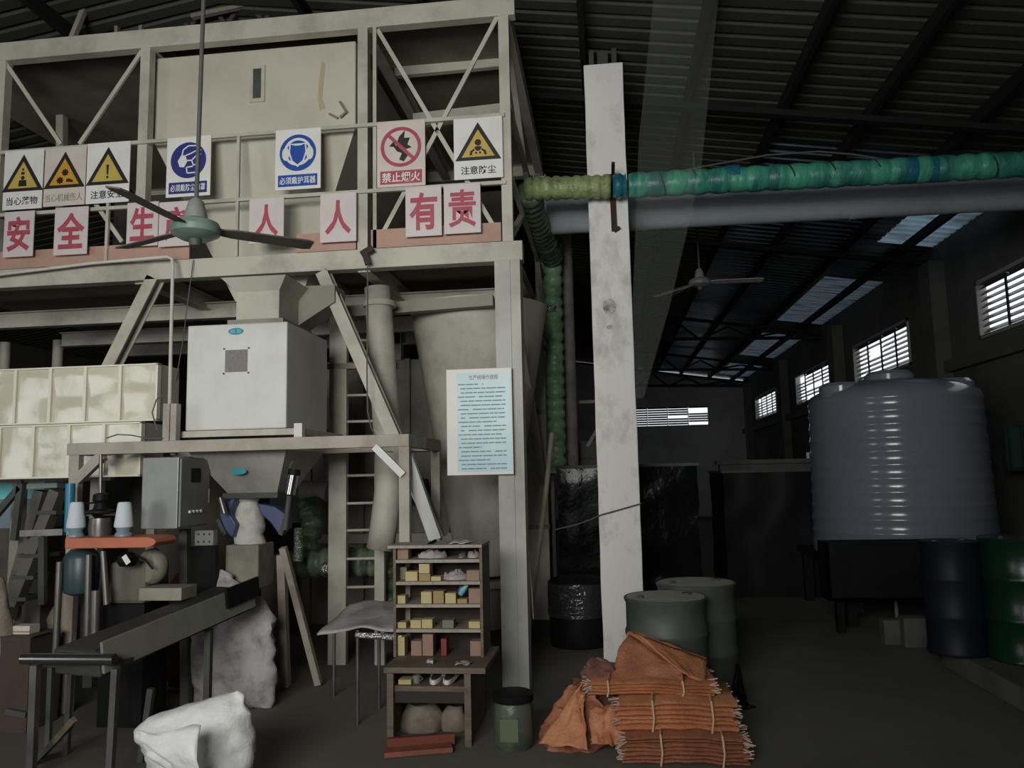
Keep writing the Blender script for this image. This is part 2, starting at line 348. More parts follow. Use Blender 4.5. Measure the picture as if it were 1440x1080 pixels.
# purlins along the hall, rafters and trusses across it
for i, x in enumerate((5.15, 4.55, 3.75, 2.75, 1.9, .95, -.1, -1.5, -2.7, -5, -7)):
    struct(MB().bar((x, RY, roofz(x)-.03), (x, BY, roofz(x)-.03), .055, .13, (0, 0, 1)), 'trim_%d' % (i+1), PURL)
for i, y in enumerate((7.95, 12.6, 18.7, 24.3, 28.6)):
    mb = MB(); zb = roofz(WX)-.12
    mb.bar((WX, y, roofz(WX)-.13), (RIDX, y, roofz(RIDX)-.13), .06, .1, (0, 1, 0))
    if y > 18:
        mb.bar((WX, y, 4.62), (.1, y, 4.78), .07, .07, (0, 1, 0))
        for k in range(4):
            x0 = WX-.3-k*1.2; x1 = x0-.6
            mb.bar((x0, y, 4.64), (x1, y, roofz(x1)-.2), .045, .045, (0, 1, 0)); mb.bar((x1, y, roofz(x1)-.2), (x1-.6, y, 4.7), .045, .045, (0, 1, 0))
    struct(mb, 'trim_%d' % (20+i), PURL)
PIL = M('grimy_wall_pier', (88, 87, 84), .9, 0, (58, 57, 55), 1, .7)
for i, y in enumerate((7.0, 12.2, 17.3, 22.5, 28)): struct(MB().box(WX-.22, WX+.05, y-.2, y+.2, 0, 4.62), 'trim_%d' % (30+i), PIL)
struct(MB().box(WX-.12, WX+.02, 8.5, BY, 2.95, 3.12), 'trim_40', PIL)
# raised kerb strip along the right side
KX = 2.62
kb = MB().add([], []); kb.hexa([(KX, 2, 0), (WX, 2, 0), (WX, 6.95, 0), (KX, 6.95, 0)], [(KX, 2, .16), (WX, 2, .16), (WX, 6.95, .16), (KX, 6.95, .16)])
struct(kb, 'trim_41', M('worn_concrete_kerb', (92, 91, 85), .9, 0, (58, 57, 53), 3, .8, .3, 14), bevel=.015)
struct(MB().box(-1, 4.98, 28.2, 29.3, 0, .01), 'trim_42', FLOORM)
# dark doorway in the right wall
r = thing('door_1', None, None, (WX-.05, 8.1, 0)); tag(r, kind='structure')
MB().box(WX-.1, WX-.02, 6.6, 9.3, 0.16, 2.75).build('door_leaf', BLACK, r)
m = MB(); m.box(WX-.14, WX-.01, 6.5, 6.6, .16, 2.85); m.box(WX-.14, WX-.01, 9.3, 9.4, .16, 2.85); m.box(WX-.14, WX-.01, 6.5, 9.4, 2.75, 2.85); m.build('door_frame', PIL, r)
m = MB(); [m.box(WX-.16, WX-.1, y, y+.07, .16, 2.75) for y in (7.3, 7.75)]; m.build('door_bar', SHADE, r)

# ================================================================== COLUMN
CY = 7.2; cx0, cx1 = -.095, .265; cm = (cx0+cx1)/2
col = thing('concrete_column', 'white painted concrete column with stains, green wrapped pipe crossing it', 'column', (cm, CY, 0))
m = MB()
def colring(z): 
    g = lambda i, a: (a[0]+noise.noise(Vector((z*2.3, i*3.1, 0)))*.006, a[1], z)
    return [g(i, a) for i, a in enumerate(((cx0, CY-.18), (cx1, CY-.18), (cx1, CY+.18), (cx0, CY+.18)))]
m.loft([colring(5.4*i/60) for i in range(61)]); m.build('shaft', COLW, col, bevel=.008)
m = MB()
def blot(px_, py_, rx, rz, seed):
    c = PY(px_, py_, CY-.184); n = 20
    m.prism([(c.x+math.cos(2*math.pi*k/n)*rx*(1+.3*noise.noise(Vector((k*.9, seed, 0)))), c.z+math.sin(2*math.pi*k/n)*rz*(1+.3*noise.noise(Vector((k*.7, seed+5, 0))))) for k in range(n)], CY-.1825, CY-.1815)
blot(857, 431, .06, .07, 1)
blot(857, 460, .028, .02, 2); m.build('stain', STAIN, col)
m = MB(); m.box(cm-.13, cm-.085, CY-.08, CY+.08, 5.38, 5.6); m.box(cm+.085, cm+.13, CY-.08, CY+.08, 5.38, 5.6); m.box(cm-.05, cm+.05, CY, CY+.05, 5.4, 5.62)
m.box(cm-.14, cm+.14, CY-.1, CY+.1, 5.38, 5.41); m.build('steel_stub', M('dark_stub_steel', (74, 74, 70), .7, .2, (50, 46, 42), 6, .6), col)
m = MB(); a = PY(860, 245, CY-.2); b = PY(864, 325, CY-.2); m.bar(a, b, .05, .02); m.bar(b, b+Vector((.05, -.0, .03)), .03, .03)
c = PY(862, 247, CY-.2); m.bar(c, c+Vector((0, -.3, 0)), .03, .02); m.build('pipe_bracket', RUST, col)

# ================================================================== WRAPPED PIPE, DUCT
def bulge(path, r0, step, seed, amp=.13):
    pts = []; rs = []; acc = 0
    for i in range(len(path)-1):
        a, b = Vector(path[i]), Vector(path[i+1]); n = max(2, int((b-a).length/.02))
        for k in range(n):
            t = k/n; pts.append(a.lerp(b, t)); s = acc+(b-a).length*t
            rs.append(r0*(1-amp+amp*1.6*abs(math.sin(math.pi*(s/step+.25*noise.noise(Vector((s*2, seed, 0))))))**.6+.05*noise.noise(Vector((s*9, seed, 2)))))
        acc += (b-a).length
    return pts, rs
PYY = 6.84
pl = PY(738, 266, PYY); p1 = PY(862, 262, PYY); p1b = PY(884, 261, PYY); p2 = PY(1440, 231, PYY); p3 = p2+(p2-p1)*.35
wp = thing('wrapped_pipe', 'pipe wrapped in green plastic running across hall in front of white column', 'pipe', p1)
kw = lambda path, r, st, sd, **q: MB().tube(*bulge(path, r, st, sd, **q), n=16)
kw([pl, p1], .1, .085, 1).build('olive_wrap', OLIVE, wp, smooth=60)
kw([p1, p1b], .104, .09, 2).build('blue_band', BANDB, wp, smooth=60)
q1 = PY(1035, 252, PYY)
kw([p1b, p3], .108, .17, 3, amp=.09).build('teal_wrap', TEAL, wp, smooth=60)
for xa, xb, ya in ((1018, 1042, 250.5), (1265, 1290, 240.5), (1296, 1318, 239)):
    kw([PY(xa, ya, PYY), PY(xb, ya-1, PYY)], .1095, .17, xa, amp=.07).build('blue_band', BANDB, wp, smooth=60)
for xx in (930, 978, 1112, 1170, 1232, 1392):
    c = PY(xx, lerp(261, 231, (xx-884)/556), PYY); dd = (p2-p1).normalized(); MB().tube([c-dd*.006, c+dd*.006+Vector((0, 0, .004))], .113, 18).build('tie_string', RUST, wp, smooth=True)
drop = PY(777, 360, 8.9)
kw([pl+Vector((.03, .03, -.02)), Vector((pl.x+.02, 7.4, pl.z-.05)), Vector((drop.x, 8.8, pl.z-.1)), drop+Vector((0, 0, .25))], .12, .12, 4).build('elbow_wrap', GRNF, wp, smooth=60)
d2 = PY(783, 668, 8.9)
kw([drop+Vector((0, 0, .3)), d2], .1, .13, 5, amp=.2).build('drop_wrap', GRNW, wp, smooth=60)
c = PY(775, 436, 8.78); kw([c+Vector((0, 0, .05)), c-Vector((0, 0, .05))], .06, .05, 9).build('foil_patch', FOIL, wp, smooth=60)
DY = 7.9
a = PY(770, 303, DY); b = PY(1440, 266, DY); b = b+(b-a)*.3
r = thing('ventilation_duct', 'wide grey plastic duct just below the green wrapped pipe', 'duct', a)
MB().tube([a, b], .2, 32).build('duct_shell', DUCTG, r, smooth=True)
for t in (.16, .5, .78):
    c = a.lerp(b, t); MB().tube([c, c+(b-a).normalized()*.06], .206, 32).build('joint_ring', DUCTG, r, smooth=True)
HAZE = film('pale_haze_sheet', (150, 156, 152), .085, .9, 0); 
_n = HAZE.node_tree.nodes; _l = HAZE.node_tree.links
_t = _n.new('ShaderNodeBsdfTransparent'); _d = _n.new('ShaderNodeBsdfDiffuse'); _m = _n.new('ShaderNodeMixShader'); _d.inputs[0].default_value = lin((170, 176, 172)); _m.inputs[0].default_value = .075
_l.new(_t.outputs[0], _m.inputs[1]); _l.new(_d.outputs[0], _m.inputs[2]); _l.new(_m.outputs[0], _n['Material Output'].inputs[0])
def haze_pt(u, v):
    L_ = [(925, -60), (898, 200), (890, 420), (888, 560)]; R2_ = [(1016, -60), (986, 240), (942, 430), (905, 560)]; k = min(2, int(v*3)); t_ = v*3-k
    f_ = lambda A: (lerp(A[k][0], A[k+1][0], t_), lerp(A[k][1], A[k+1][1], t_)); a_, b_ = f_(L_), f_(R2_)
    return PY(lerp(a_[0], b_[0], u), lerp(a_[1], b_[1], u), 0) if False else PY(lerp(a_[0], b_[0], u), lerp(a_[1], b_[1], u), 5.6)
m = MB(); m.sheet(haze_pt, 14, 24); tag(m.build('haze_band', HAZE), 'faint pale haze band just right of white column', 'film')  # thin sheet added to show the pale haze as a band
m = MB(); pts = [PY(x, y, 7.6) for x, y in ((960, 240), (1000, 232), (1080, 218), (1150, 213), (1200, 217), (1250, 225), (1300, 232))]; m.tube(pts, .009, 6)
tag(m.build('overhead_cable', WIRE, smooth=True), 'thin grey cable sagging just above the green wrapped pipe', 'cable')

# ================================================================== CEILING FANS
def fan(name, label, hub, roofh, blades, L, bm_, hm, tilt=-.22, rodr=.012, top=None, rodm=None):
    r = thing(name, label, 'fan', hub)
    MB().tube([hub+Vector((0, 0, .12)), top or Vector((hub.x, hub.y, roofh))], rodr, 10).build('down_rod', DGREY, r, smooth=True)
    MB().lathe(hub, [(.02, -.06), (.08, -.055), (.125, -.03), (.135, 0), (.12, .03), (.07, .05), (.06, .055)], 32).build('motor_housing', hm, r, smooth=True)
    MB().lathe(hub, [(.062, .05), (.058, .08), (.04, .15), (.018, .17)], 24).build('canopy_cup', GREYP, r, smooth=True)
    MB().lathe(hub, [(.01, -.1), (.03, -.095), (.035, -.055)], 16).build('bottom_cap', DGREY, r, smooth=True)
    for ang, droop in blades:
        d = Vector((math.cos(ang), math.sin(ang), droop)); n = Vector((-math.sin(ang), math.cos(ang), tilt)).normalized()
        m = MB(); P = [hub+d*.11, hub+d*.2, hub+d*(L-.04), hub+d*L]; W = [.028, .045, .052, .04]; h = Vector((0, 0, .004))
        m.loft([[p-n*w-h, p+n*w-h, p+n*w+h, p-n*w+h] for p, w in zip(P, W)]); m.build('blade', bm_, r)
    return r
hb = PY(275, 322, 3.9); top = PY(288, -40, 3.95)
fan('ceiling_fan', 'green ceiling fan on long rod in front of red character signs', hb, 0, [(math.radians(-95), 0.), (math.radians(39), .0), (math.radians(157), 0.)], .64, FANB, FANG, top=top.lerp(hb, -2.0))
hb2 = PY(984, 397, 9.4)
fan('ceiling_fan', 'dark distant ceiling fan hanging under grey duct right of the column', hb2, roofz(hb2.x), [(math.radians(2), .0), (math.radians(220), -.34), (math.radians(110), .02)], .74, M('grey_fan_blade', (150, 148, 142), .6, 0, (112, 110, 104), 4, .6), GREYP)

# ================================================================== STEEL PLATFORM
YP, YB = 6.09, 9.6
XR = -.73
pf = thing('steel_platform', 'two storey beige steel platform frame carrying the safety signs', 'platform', (-3, 7.8, 0))
def part(mb, name, mat=BEIGE, par=None, label=None, **k):
    o = mb.build(name, mat, par if par is not None else pf, **k)
    if label: o['label'] = label
    return o
XL = -6.2
zb0, zb1 = 3.29, 3.45; zt0, zt1 = 5.36, 5.53
# posts
a, b, _, _ = rect(690, 400, 727, 900, YP); 
m = MB(); m.box(XR-.1, XR+.022, YP-.1, YP+.1, 0, zb0); m.box(XR+.028, XR+.1, YP-.1, YP+.1, 0, zb0); m.box(XR+.02, XR+.03, YP-.09, YP+.09, 0, zb0); part(m, 'post', WPOST)
for xp in (4, 206, 512, 711):
    x = PY(xp, 150, YP).x; part(MB().bar((x, YP, zb1), (x, YP, zt0), .085, .085), 'upper_post')
# beams
part(MB().box(XL, XR+.12, YP-.06, YP+.06, zb0, zb1), 'main_beam', bevel=.006)
part(MB().box(XL, XR+.1, YP-.05, YP+.05, zt0, zt1), 'top_beam', bevel=.006)
for y in (7.2, 8.3):
    part(MB().hbeam((XL, y, zb0-.02), (XR, y, zb0-.02), .16, .1), 'joist')
for z, h in ((zb0+.06, .16), (zt0+.08, .16)):
    part(MB().hbeam((XL, YB, z), (XR, YB, z), h, .12), 'rear_beam')
    for x in (XR, PY(206, 150, YP).x, PY(512, 150, YP).x): part(MB().hbeam((x, YP, z), (x, YB, z), h-.01, .1), 'side_beam')
for x in (XR, -2.6, -4.6):
    part(MB().hbeam((x, YB, 0), (x, YB, zt0), .16, .14, (1, 0, 0)), 'rear_post')
part(MB().box(XL, XR, YP+.06, YB, zb1, zb1+.02), 'deck_plate', DECK)
part(MB().box(XL, XR, YP+.1, YB, zt1-.02, zt1+.01), 'roof_plate', DECK)
# kick boards (pinkish red)
for xa, xb in ((-300, 270), (420, 503), (524, 706)):
    xm = min(max(xa, 0), 700); z0, z1 = PY(620, 346, YP).z, PY(620, 320, YP).z
    part(MB().box(PY(xa, 350, YP).x, PY(xb, 350, YP).x, YP-.045, YP-.03, z0, z1), 'kick_board', PINK)
# rails
zr1 = PY(350, 189, YP-.05).z; zr2 = PY(400, 277, YP-.05).z
for z in (zr1, zr2):
    part(MB().bar((XL, YP-.05, z), (XR, YP-.05, z), .03, .03), 'sign_rail')
xv = PY(152, 300, YP-.05).x; part(MB().bar((xv, YP-.05, zb1), (xv, YP-.05, zr1), .025, .025), 'rail_upright')
xv = PY(335, 250, YP-.05).x; part(MB().bar((xv, YP-.05, zb1), (xv, YP-.05, zr1), .025, .025), 'rail_upright')
# cross braces of the upper storey
for (x0, y0, x1, y1) in ((8, 88, 86, 203), (200, 72, 112, 203), (531, 42, 694, 318), (701, 21, 528, 348), (135, 287, 172, 340)):
    part(MB().bar(PY(x0, y0, YP-.02), PY(x1, y1, YP-.02), .035, .02), 'cross_brace')
xv = PY(528, 200, YP-.02).x; part(MB().bar((xv, YP-.03, zb1), (xv, YP-.03, zt0), .03, .03), 'conduit')
# rear storey pieces seen through the open bays
for (x0, y0, x1, y1, Y, h) in ((556, 102, 704, 88, 7.0, .1), (582, 170, 704, 156, 7.3, .13), (102, 138, 190, 133, 7.2, .06)):
    part(MB().bar(PY(x0, y0, Y), PY(x1, y1, Y), h, .06), 'inner_rail')
part(MB().bar(PY(87, 145, 7.4), PY(87, 350, 7.4), .08, .08), 'inner_post')
part(MB().bar(PY(480, 440, 6.75), PY(694, 423, 6.75), .1, .1), 'inner_beam', BEIGED)
part(MB().bar(PY(480, 398, 7.3), PY(694, 383, 7.3), .1, .1), 'inner_beam', BEIGED)
for (x0, y0, x1, y1, Y, h, nm) in ((-40, 40, 250, 8, 7.0, .05, 'top_rail'), (200, 12, 199, 48, 6.9, .035, 'rail_stub'), (165, 38, 165, 50, 6.6, .03, 'rail_stub'), (127, -8, 100, 58, 6.5, .045, 'roof_strut'), (-20, 20, 74, 60, 6.9, .04, 'roof_strut'), (270, 24, 345, 8, 6.9, .04, 'top_rail')):
    part(MB().bar(PY(x0, y0, Y), PY(x1, y1, Y), h, .05), nm, BEIGED)
# big diagonal braces under the deck
part(MB().hbeam(PY(455, 384, YP), PY(618, 757, YP), .12, .1, (0, 1, 0)), 'diagonal_brace')
part(MB().hbeam(PY(219, 392, YP), PY(120, 590, YP), .12, .1, (0, 1, 0)), 'diagonal_brace')
part(MB().bar((XR, YP+.1, 3.1), (XR, YB-.1, 1.25), .08, .08), 'side_brace')
part(MB().bar((XR+.02, YP+.1, zb1+.1), (XR+.02, YB-.1, zt0-.1), .05, .04), 'side_brace')
part(MB().bar((XR+.02, YP+.1, zt0-.1), (XR+.02, YB-.1, zb1+.1), .05, .04), 'side_brace')
for z in (4.0, 4.6): part(MB().bar((XR+.03, YP, z), (XR+.03, YB, z), .04, .04), 'side_rail')
for xp, Y in ((82, 8.4), (8, 8.4)):
    p = PY(xp, 480, Y); part(MB().tube([(p.x, Y, 0), (p.x, Y, zb0)], .055, 14), 'pipe_post', smooth=True)
p = PY(801, 500, 9.3); part(MB().tube([(p.x, 9.3, 0), (p.x, 9.3, 4.6)], .07, 14), 'pipe_post', BEIGED, smooth=True)
p = PY(822, 480, 10.4)
# dark boxes on the upper floor behind the bays
r = thing('dust_collector', 'dark dusty dust collector box on upper deck behind crossed braces at right', 'machine', PY(610, 240, 8.9))
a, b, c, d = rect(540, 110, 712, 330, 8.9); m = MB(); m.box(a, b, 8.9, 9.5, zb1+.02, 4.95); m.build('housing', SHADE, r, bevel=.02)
a, b, c, d = rect(585, 265, 690, 330, 8.5); MB().lathe((lerp(a, b, .8), 8.4, zb1+.02), [(.3, 0), (.3, .4), (.2, .55), (.08, .6)], 24).build('fan_scroll', BEIGED, r, smooth=True)
r = thing('storage_bin', 'dark dusty steel bin on upper deck behind left braced bay', 'bin', (-4.5, 8.9, zb1+.02))
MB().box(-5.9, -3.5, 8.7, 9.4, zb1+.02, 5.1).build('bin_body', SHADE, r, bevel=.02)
m = MB(); [m.box(x, x+.06, 8.64, 8.7, zb1+.02, 5.1) for x in (-5.6, -5, -4.4, -3.8)]; m.build('stiffener', DECK, r)

m = MB()
for k in range(9):
    x0 = 215+k*52; Y = 7.0; m.bar(PY(x0, 46-k*4.5, Y), PY(x0+26, 4-k*4, Y), .04, .03); m.bar(PY(x0+26, 4-k*4, Y), PY(x0+52, 42-k*4.5, Y), .04, .03)
m.bar(PY(200, 9, 7.0), PY(700, -32, 7.0), .05, .04); part(m, 'roof_truss', M('dim_truss_steel', (70, 68, 64), .7, 0, (44, 42, 40), 3, .6))
# ---- hopper behind the signs
YH = YP+.1
hp = thing('batch_hopper', 'large beige sheet metal hopper behind signs in middle bay', 'hopper', (PY(360, 300, YH).x, 7.2, zb1))
hx0, hx1 = PY(219, 120, YH).x, PY(500, 120, YH).x; zs = PY(360, 189, YH).z; HD = 8.6
MB().box(hx0, hx1, YH, HD, zs, zt0-.02).build('hopper_body', BEIGE2, hp, bevel=.01)
bx0, bx1 = PY(312, 392, YH).x, PY(408, 392, YH).x; zt = zb0-.12
mid = lambda t: (lerp(hx0, bx0, t), lerp(hx1, bx1, t))
m = MB(); m.hexa([(bx0, YH+.25, zt), (bx1, YH+.25, zt), (bx1, YH+.95, zt), (bx0, YH+.95, zt)], [(hx0, YH, zs), (hx1, YH, zs), (hx1, HD, zs), (hx0, HD, zs)]); m.build('hopper_cone', BEIGE2, hp)
m = MB(); m.box(hx0, hx1, YH-.02, YH, zs-.015, zs+.015); m.build('seam_flange', BEIGE, hp)
a, b, c, d = rect(355, 96, 370, 141, YH); m = MB(); m.box(a-.02, b+.02, YH-.015, YH, c-.02, d+.02); m.build('sight_frame', BEIGE, hp)
MB().box(a+.012, b-.012, YH-.018, YH-.012, c+.012, d-.012).build('sight_glass', DGREY, hp)
m = MB()
pts = [(453, 85), (457, 90), (455, 115), (453, 140), (458, 152), (450, 156), (447, 140), (449, 110)]
m.prism([(PY(x, y, YH).x, PY(x, y, YH).z) for x, y in pts], YH-.0035, YH-.0015); m.build('rust_streak', M('tan_streak', (176, 160, 128), .7), hp)
m = MB(); m.tube([PY(478, 143, YH-.02), PY(487, 157, YH-.03), PY(478, 165, YH-.02)], .012, 6); m.tube([PY(463, 160, YH-.015), PY(475, 166, YH-.02)], .01, 6); m.build('torn_lug', BEIGED, hp)

# ================================================================== SIGNS
YS = YP-.075
def plate(name, label, cat, group, px, mat, y=YS, rim=None, rot=0):
    a, b, c, d = rect(*px, y)
    r = thing(name, label, cat, ((a+b)/2, y, c), group)
    MB().box(a, b, y, y+.012, c, d).build('plate', mat, r, bevel=.004)
    return r, a, b, c, d
def disc(cx, cz, r0, r1, y, th, n=40):
    m = MB()
    if r0 <= 0: m.prism([(cx+r1*math.cos(2*math.pi*k/n), cz+r1*math.sin(2*math.pi*k/n)) for k in range(n)], y-th, y)
    else:
        vs = []; 
        for yy in (y-th, y):
            for rr in (r0, r1): vs += [(cx+rr*math.cos(2*math.pi*k/n), yy, cz+rr*math.sin(2*math.pi*k/n)) for k in range(n)]
        fs = []
        for k in range(n):
            j = (k+1) % n; fs += [(k, j, n+j, n+k), (2*n+k, 3*n+k, 3*n+j, 2*n+j), (k, 2*n+k, 2*n+j, j), (n+k, n+j, 3*n+j, 3*n+k)]
        m.add(vs, fs)
    return m
def tri(cx, cz, h, y, th):
    w_ = h*.577*1.02; return MB().prism([(cx-w_, cz), (cx+w_, cz), (cx, cz+h)], y-th, y)
GS = 'pictogram safety signs on the platform rail'
def warn(px, label, words, sym, field=YEL, ink=INK, plate_mat=SIGNW, bold=.012):
    r, a, b, c, d = plate('warning_sign', label, 'sign', GS, px, plate_mat)
    W, H_ = b-a, d-c; cx = (a+b)/2; z0 = c+H_*.3; h = H_*.62
    tri(cx, z0, h, YS-.001, .002).build('warning_triangle', INK, r)
    k = .72; tri(cx, z0+h*.085, h*k, YS-.003, .001).build('triangle_field', field, r)
    m = MB(); y1 = YS-.0042
    S = lambda u, v: (cx+u*h, z0+v*h)
    def poly(*p): m.prism([S(*q) for q in p], y1-.001, y1)
    def dot(u, v, rr, n=14): m.prism([(cx+u*h+rr*h*math.cos(2*math.pi*i/n), z0+v*h+rr*h*math.sin(2*math.pi*i/n)) for i in range(n)], y1-.001, y1)
    if sym == '!':
        poly((-.035, .52), (.035, .52), (.02, .26), (-.02, .26)); dot(0, .19, .035)
    elif sym == 'fall':
        poly((-.12, .13), (.12, .13), (.1, .3), (-.1, .3)); dot(0, .36, .055); poly((-.05, .45), (.05, .45), (.05, .52), (-.05, .52)); poly((-.03, .56), (.03, .56), (.02, .62), (-.02, .62))
    elif sym == 'gear':
        for u, v in ((-.12, .21), (.02, .42)):
            dot(u, v, .08); [dot(u+.085*math.cos(i*.785), v+.085*math.sin(i*.785), .02, 6) for i in range(8)]
        poly((.06, .16), (.25, .14), (.25, .2), (.13, .25), (.06, .24))
    elif sym == 'dust':
        dot(0, .46, .085); poly((-.05, .36), (.05, .36), (.1, .33), (.04, .24), (-.04, .24), (-.1, .33))
        for s in (-1, 1): poly((s*.1, .3), (s*.2, .24), (s*.22, .13), (s*.16, .13), (s*.14, .22), (s*.08, .26))
        for s in (-.05, .05): dot(s, .19, .03)
    m.build('symbol', INK, r)
    text(words, cx, c+H_*.14, YS-.002, H_*.135, ink, r, bold=bold, sx=min(1, W*.9/(H_*.135*len(words)*1.06)))
    return r
GREYINK = M('faded_grey_ink', (128, 122, 112), .5)
warn((5, 211, 60, 294), 'white warning sign reading 当心落物, leftmost of the yellow triangle signs', '当心落物', 'fall')
warn((62, 207, 120, 289), 'faded cream sign reading 当心机械伤人 with gears in yellow triangle', '当心机械伤人', 'gear', AMB, GREYINK, SIGNC, .0)
warn((121.5, 200, 182, 285), 'white warning sign reading 注意安全 with exclamation mark in yellow triangle', '注意安全', '!')
warn((638, 165, 707, 251), 'white warning sign reading 注意防尘 with dusty person in yellow triangle', '注意防尘', 'dust')
def blue_sign(px, label, words, kind, ink):
    r, a, b, c, d = plate('mandatory_sign', label, 'sign', GS, px, SIGNW); W, H_ = b-a, d-c; cx = (a+b)/2; cz = c+H_*.6; R_ = W*.4
    disc(cx, cz, 0, R_, YS-.001, .002).build('blue_disc', ink, r)
    m = MB(); m.box(a+W*.07, b-W*.07, YS-.003, YS-.001, c+H_*.05, c+H_*.24); m.build('caption_bar', ink, r)
    y1 = YS-.0035; S = lambda u, v: (cx+u*R_, cz+v*R_)
    def poly(mb, *p): mb.prism([S(*q) for q in p], y1-.001, y1)
    if kind == 'ear':
        m = disc(cx, cz+R_*.05, R_*.62, R_*.76, y1, .001); 
        m2 = MB(); el = lambda ex, ez, rx, rz: m2.prism([S(ex+rx*math.cos(k*.314), ez+rz*math.sin(k*.314)) for k in range(20)], y1-.0015, y1)
        el(-.66, -.05, .2, .36)
        m.build('headband', SIGNW, r); m2.build('ear_cup', SIGNW, r); m2 = MB(); el(.66, -.05, .2, .36); m2.build('ear_cup', SIGNW, r)
        m = MB(); poly(m, (-.46, .5), (.46, .5), (.5, .0), (.34, -.5), (0, -.8), (-.34, -.5), (-.5, 0)); m.v = [v-Vector((0, .001, 0)) for v in m.v]; m.build('face_outline', SIGNW, r)
        m = MB(); poly(m, (-.38, .46), (-.15, .38), (.15, .38), (.38, .46), (.42, .02), (.27, -.44), (0, -.66), (-.27, -.44), (-.42, .02)); m.v = [v-Vector((0, .0025, 0)) for v in m.v]; m.build('face', ink, r)
    else:
        m = MB(); poly(m, (-.6, -.02), (-.4, .3), (-.18, .28), (-.05, -.05), (-.22, -.38), (-.48, -.36)); m.build('mask_filter', SIGNW, r)
        m = MB()
        def ln(*p):
            for i in range(len(p)-1):
                q0, q1 = S(*p[i]), S(*p[i+1]); m.bar((q0[0], y1-.0005, q0[1]), (q1[0], y1-.0005, q1[1]), R_*.07, .001)
        ln((-.36, .28), (-.3, .6), (.0, .8), (.45, .78), (.7, .5)); ln((-.2, .25), (.1, .35), (.55, .55)); ln((-.08, -.02), (.2, -.02), (.42, .2), (.7, .3))
        ln((.2, -.05), (.3, -.3), (.62, -.2), (.6, -.7), (-.05, -.72), (-.1, -.4), (.28, -.35)); m.build('mask_outline', SIGNW, r)
    text(words, cx, c+H_*.145, YS-.0035, H_*.12, SIGNW, r, bold=.012, sx=min(1, W*.8/(H_*.12*len(words)*1.06)))
blue_sign((234, 192, 296, 276), 'white sign with navy disc of masked head behind fan rod', '必须戴防尘口罩', 'mask', NAVY)
blue_sign((387, 181, 451, 266), 'white sign with blue disc of head wearing ear muffs', '必须戴护耳器', 'ear', BLUE)
r, a, b, c, d = plate('prohibition_sign', 'cream sign reading 禁止烟火 with red crossed ring over flame', 'sign', GS, (530, 170, 598, 262), SIGNC)
W, H_ = b-a, d-c; cx = (a+b)/2; cz = c+H_*.6; R_ = W*.42
m = MB(); y1 = YS-.001
flame = [(u*1.12-.02, v*1.05) for u, v in [(-.5, .05), (-.3, .3), (-.2, .05), (-.06, .5), (.2, .78), (.16, .42), (.42, .42), (.3, .1), (.5, -.05), (.24, -.12), (.34, -.4), (.14, -.7), (-.06, -.6), (.06, -.3), (-.16, -.2), (-.3, .02)]]
flame0 = [(-.35, -.1), (-.3, .25), (-.12, .1), (.0, .55), (.25, .7), (.2, .4), (.45, .3), (.25, .05), (.1, -.05), (.2, -.25), (.3, -.4), (.12, -.62), (.0, -.55), (.08, -.35), (-.12, -.28), (-.25, -.05)]
m.prism([(cx+u*R_, cz+v*R_) for u, v in flame], y1-.001, y1); m.build('flame_symbol', INK, r)
m = disc(cx, cz, R_*.83, R_, YS-.0025, .0015); m.build('red_ring', RED, r)
m = MB(); m.bar((cx-R_*.64, YS-.0035, cz+R_*.64), (cx+R_*.64, YS-.0035, cz-R_*.64), R_*.17, .0015); m.build('red_slash', RED, r)
MB().box(a+W*.07, b-W*.07, YS-.003, YS-.001, c+H_*.04, c+H_*.24).build('caption_bar', RED, r)
text('禁止烟火', cx, c+H_*.14, YS-.0035, H_*.15, SIGNW, r, bold=.015, sx=min(1, W*.8/(H_*.15*4.2)))

GC = 'red character plates of the safety slogan'
for ch, px, lab in (('安', (5, 297, 47, 361), 'red 安 character plate at far left of slogan row'), ('全', (76, 291, 123, 358), 'red 全 character plate, second from left in slogan row'),
                    ('生', (178, 284, 222, 346), 'red 生 character plate left of the fan hub'), ('产', (223, 283, 272, 346), 'red 产 character plate partly hidden behind the fan hub'),
                    ('人', (350, 278, 399, 342), 'red 人 plate left of the other, under the ear muff sign'), ('人', (450, 271, 501, 340), 'red 人 plate right of the other, beside the middle upper post'),
                    ('有', (570, 262, 621, 332), 'red 有 plate under the crossed flame sign'), ('责', (624, 258, 676, 328), 'red 责 plate, rightmost of the slogan row')):
    r, a, b, c, d = plate('character_plate', lab, 'sign', GC, px, SIGNP, YS-.03 if ch != '责' else YS-.03)
    hh = (d-c)*(.76 if ch != '人' else .7); 
    o = text(ch, (a+b)/2, (c+d)/2-(d-c)*.0, YS-.032, hh, RED, r, name='character', bold=.022 if ch == '责' else .03, sx=.74)

# notice board on the right post
YN = YP-.16
r, a, b, c, d = plate('notice_board', 'pale blue framed notice board with lines of text on right platform post', 'notice', None, (628, 518, 721, 668), NOTEE, YN)
W, H_ = b-a, d-c
MB().box(a+W*.16, b-W*.02, YN-.003, YN, c+H_*.03, d-H_*.04).build('notice_sheet', NOTE, r)
text('生产线操作规程', a+W*.57, d-H_*.085, YN-.004, H_*.045, M('dull_red_ink', (150, 84, 92), .5), r, name='title_lettering', bold=.01, sx=.85)
m = MB(); random.seed(3)
for i in range(21):
    z = d-H_*(.15+.0395*i); u = .18+(.04 if i % 3 else 0); end = .9 if i % 3 else random.uniform(.45, .95)
    while u < end:
        l = random.uniform(.05, .16); m.box(a+W*u, a+W*min(u+l, end), YN-.0042, YN-.0035, z-.0045, z+.0045); u += l+.012+(.05 if random.random() < .12 else 0)
o = m.build('text_lines', NOTET, r)

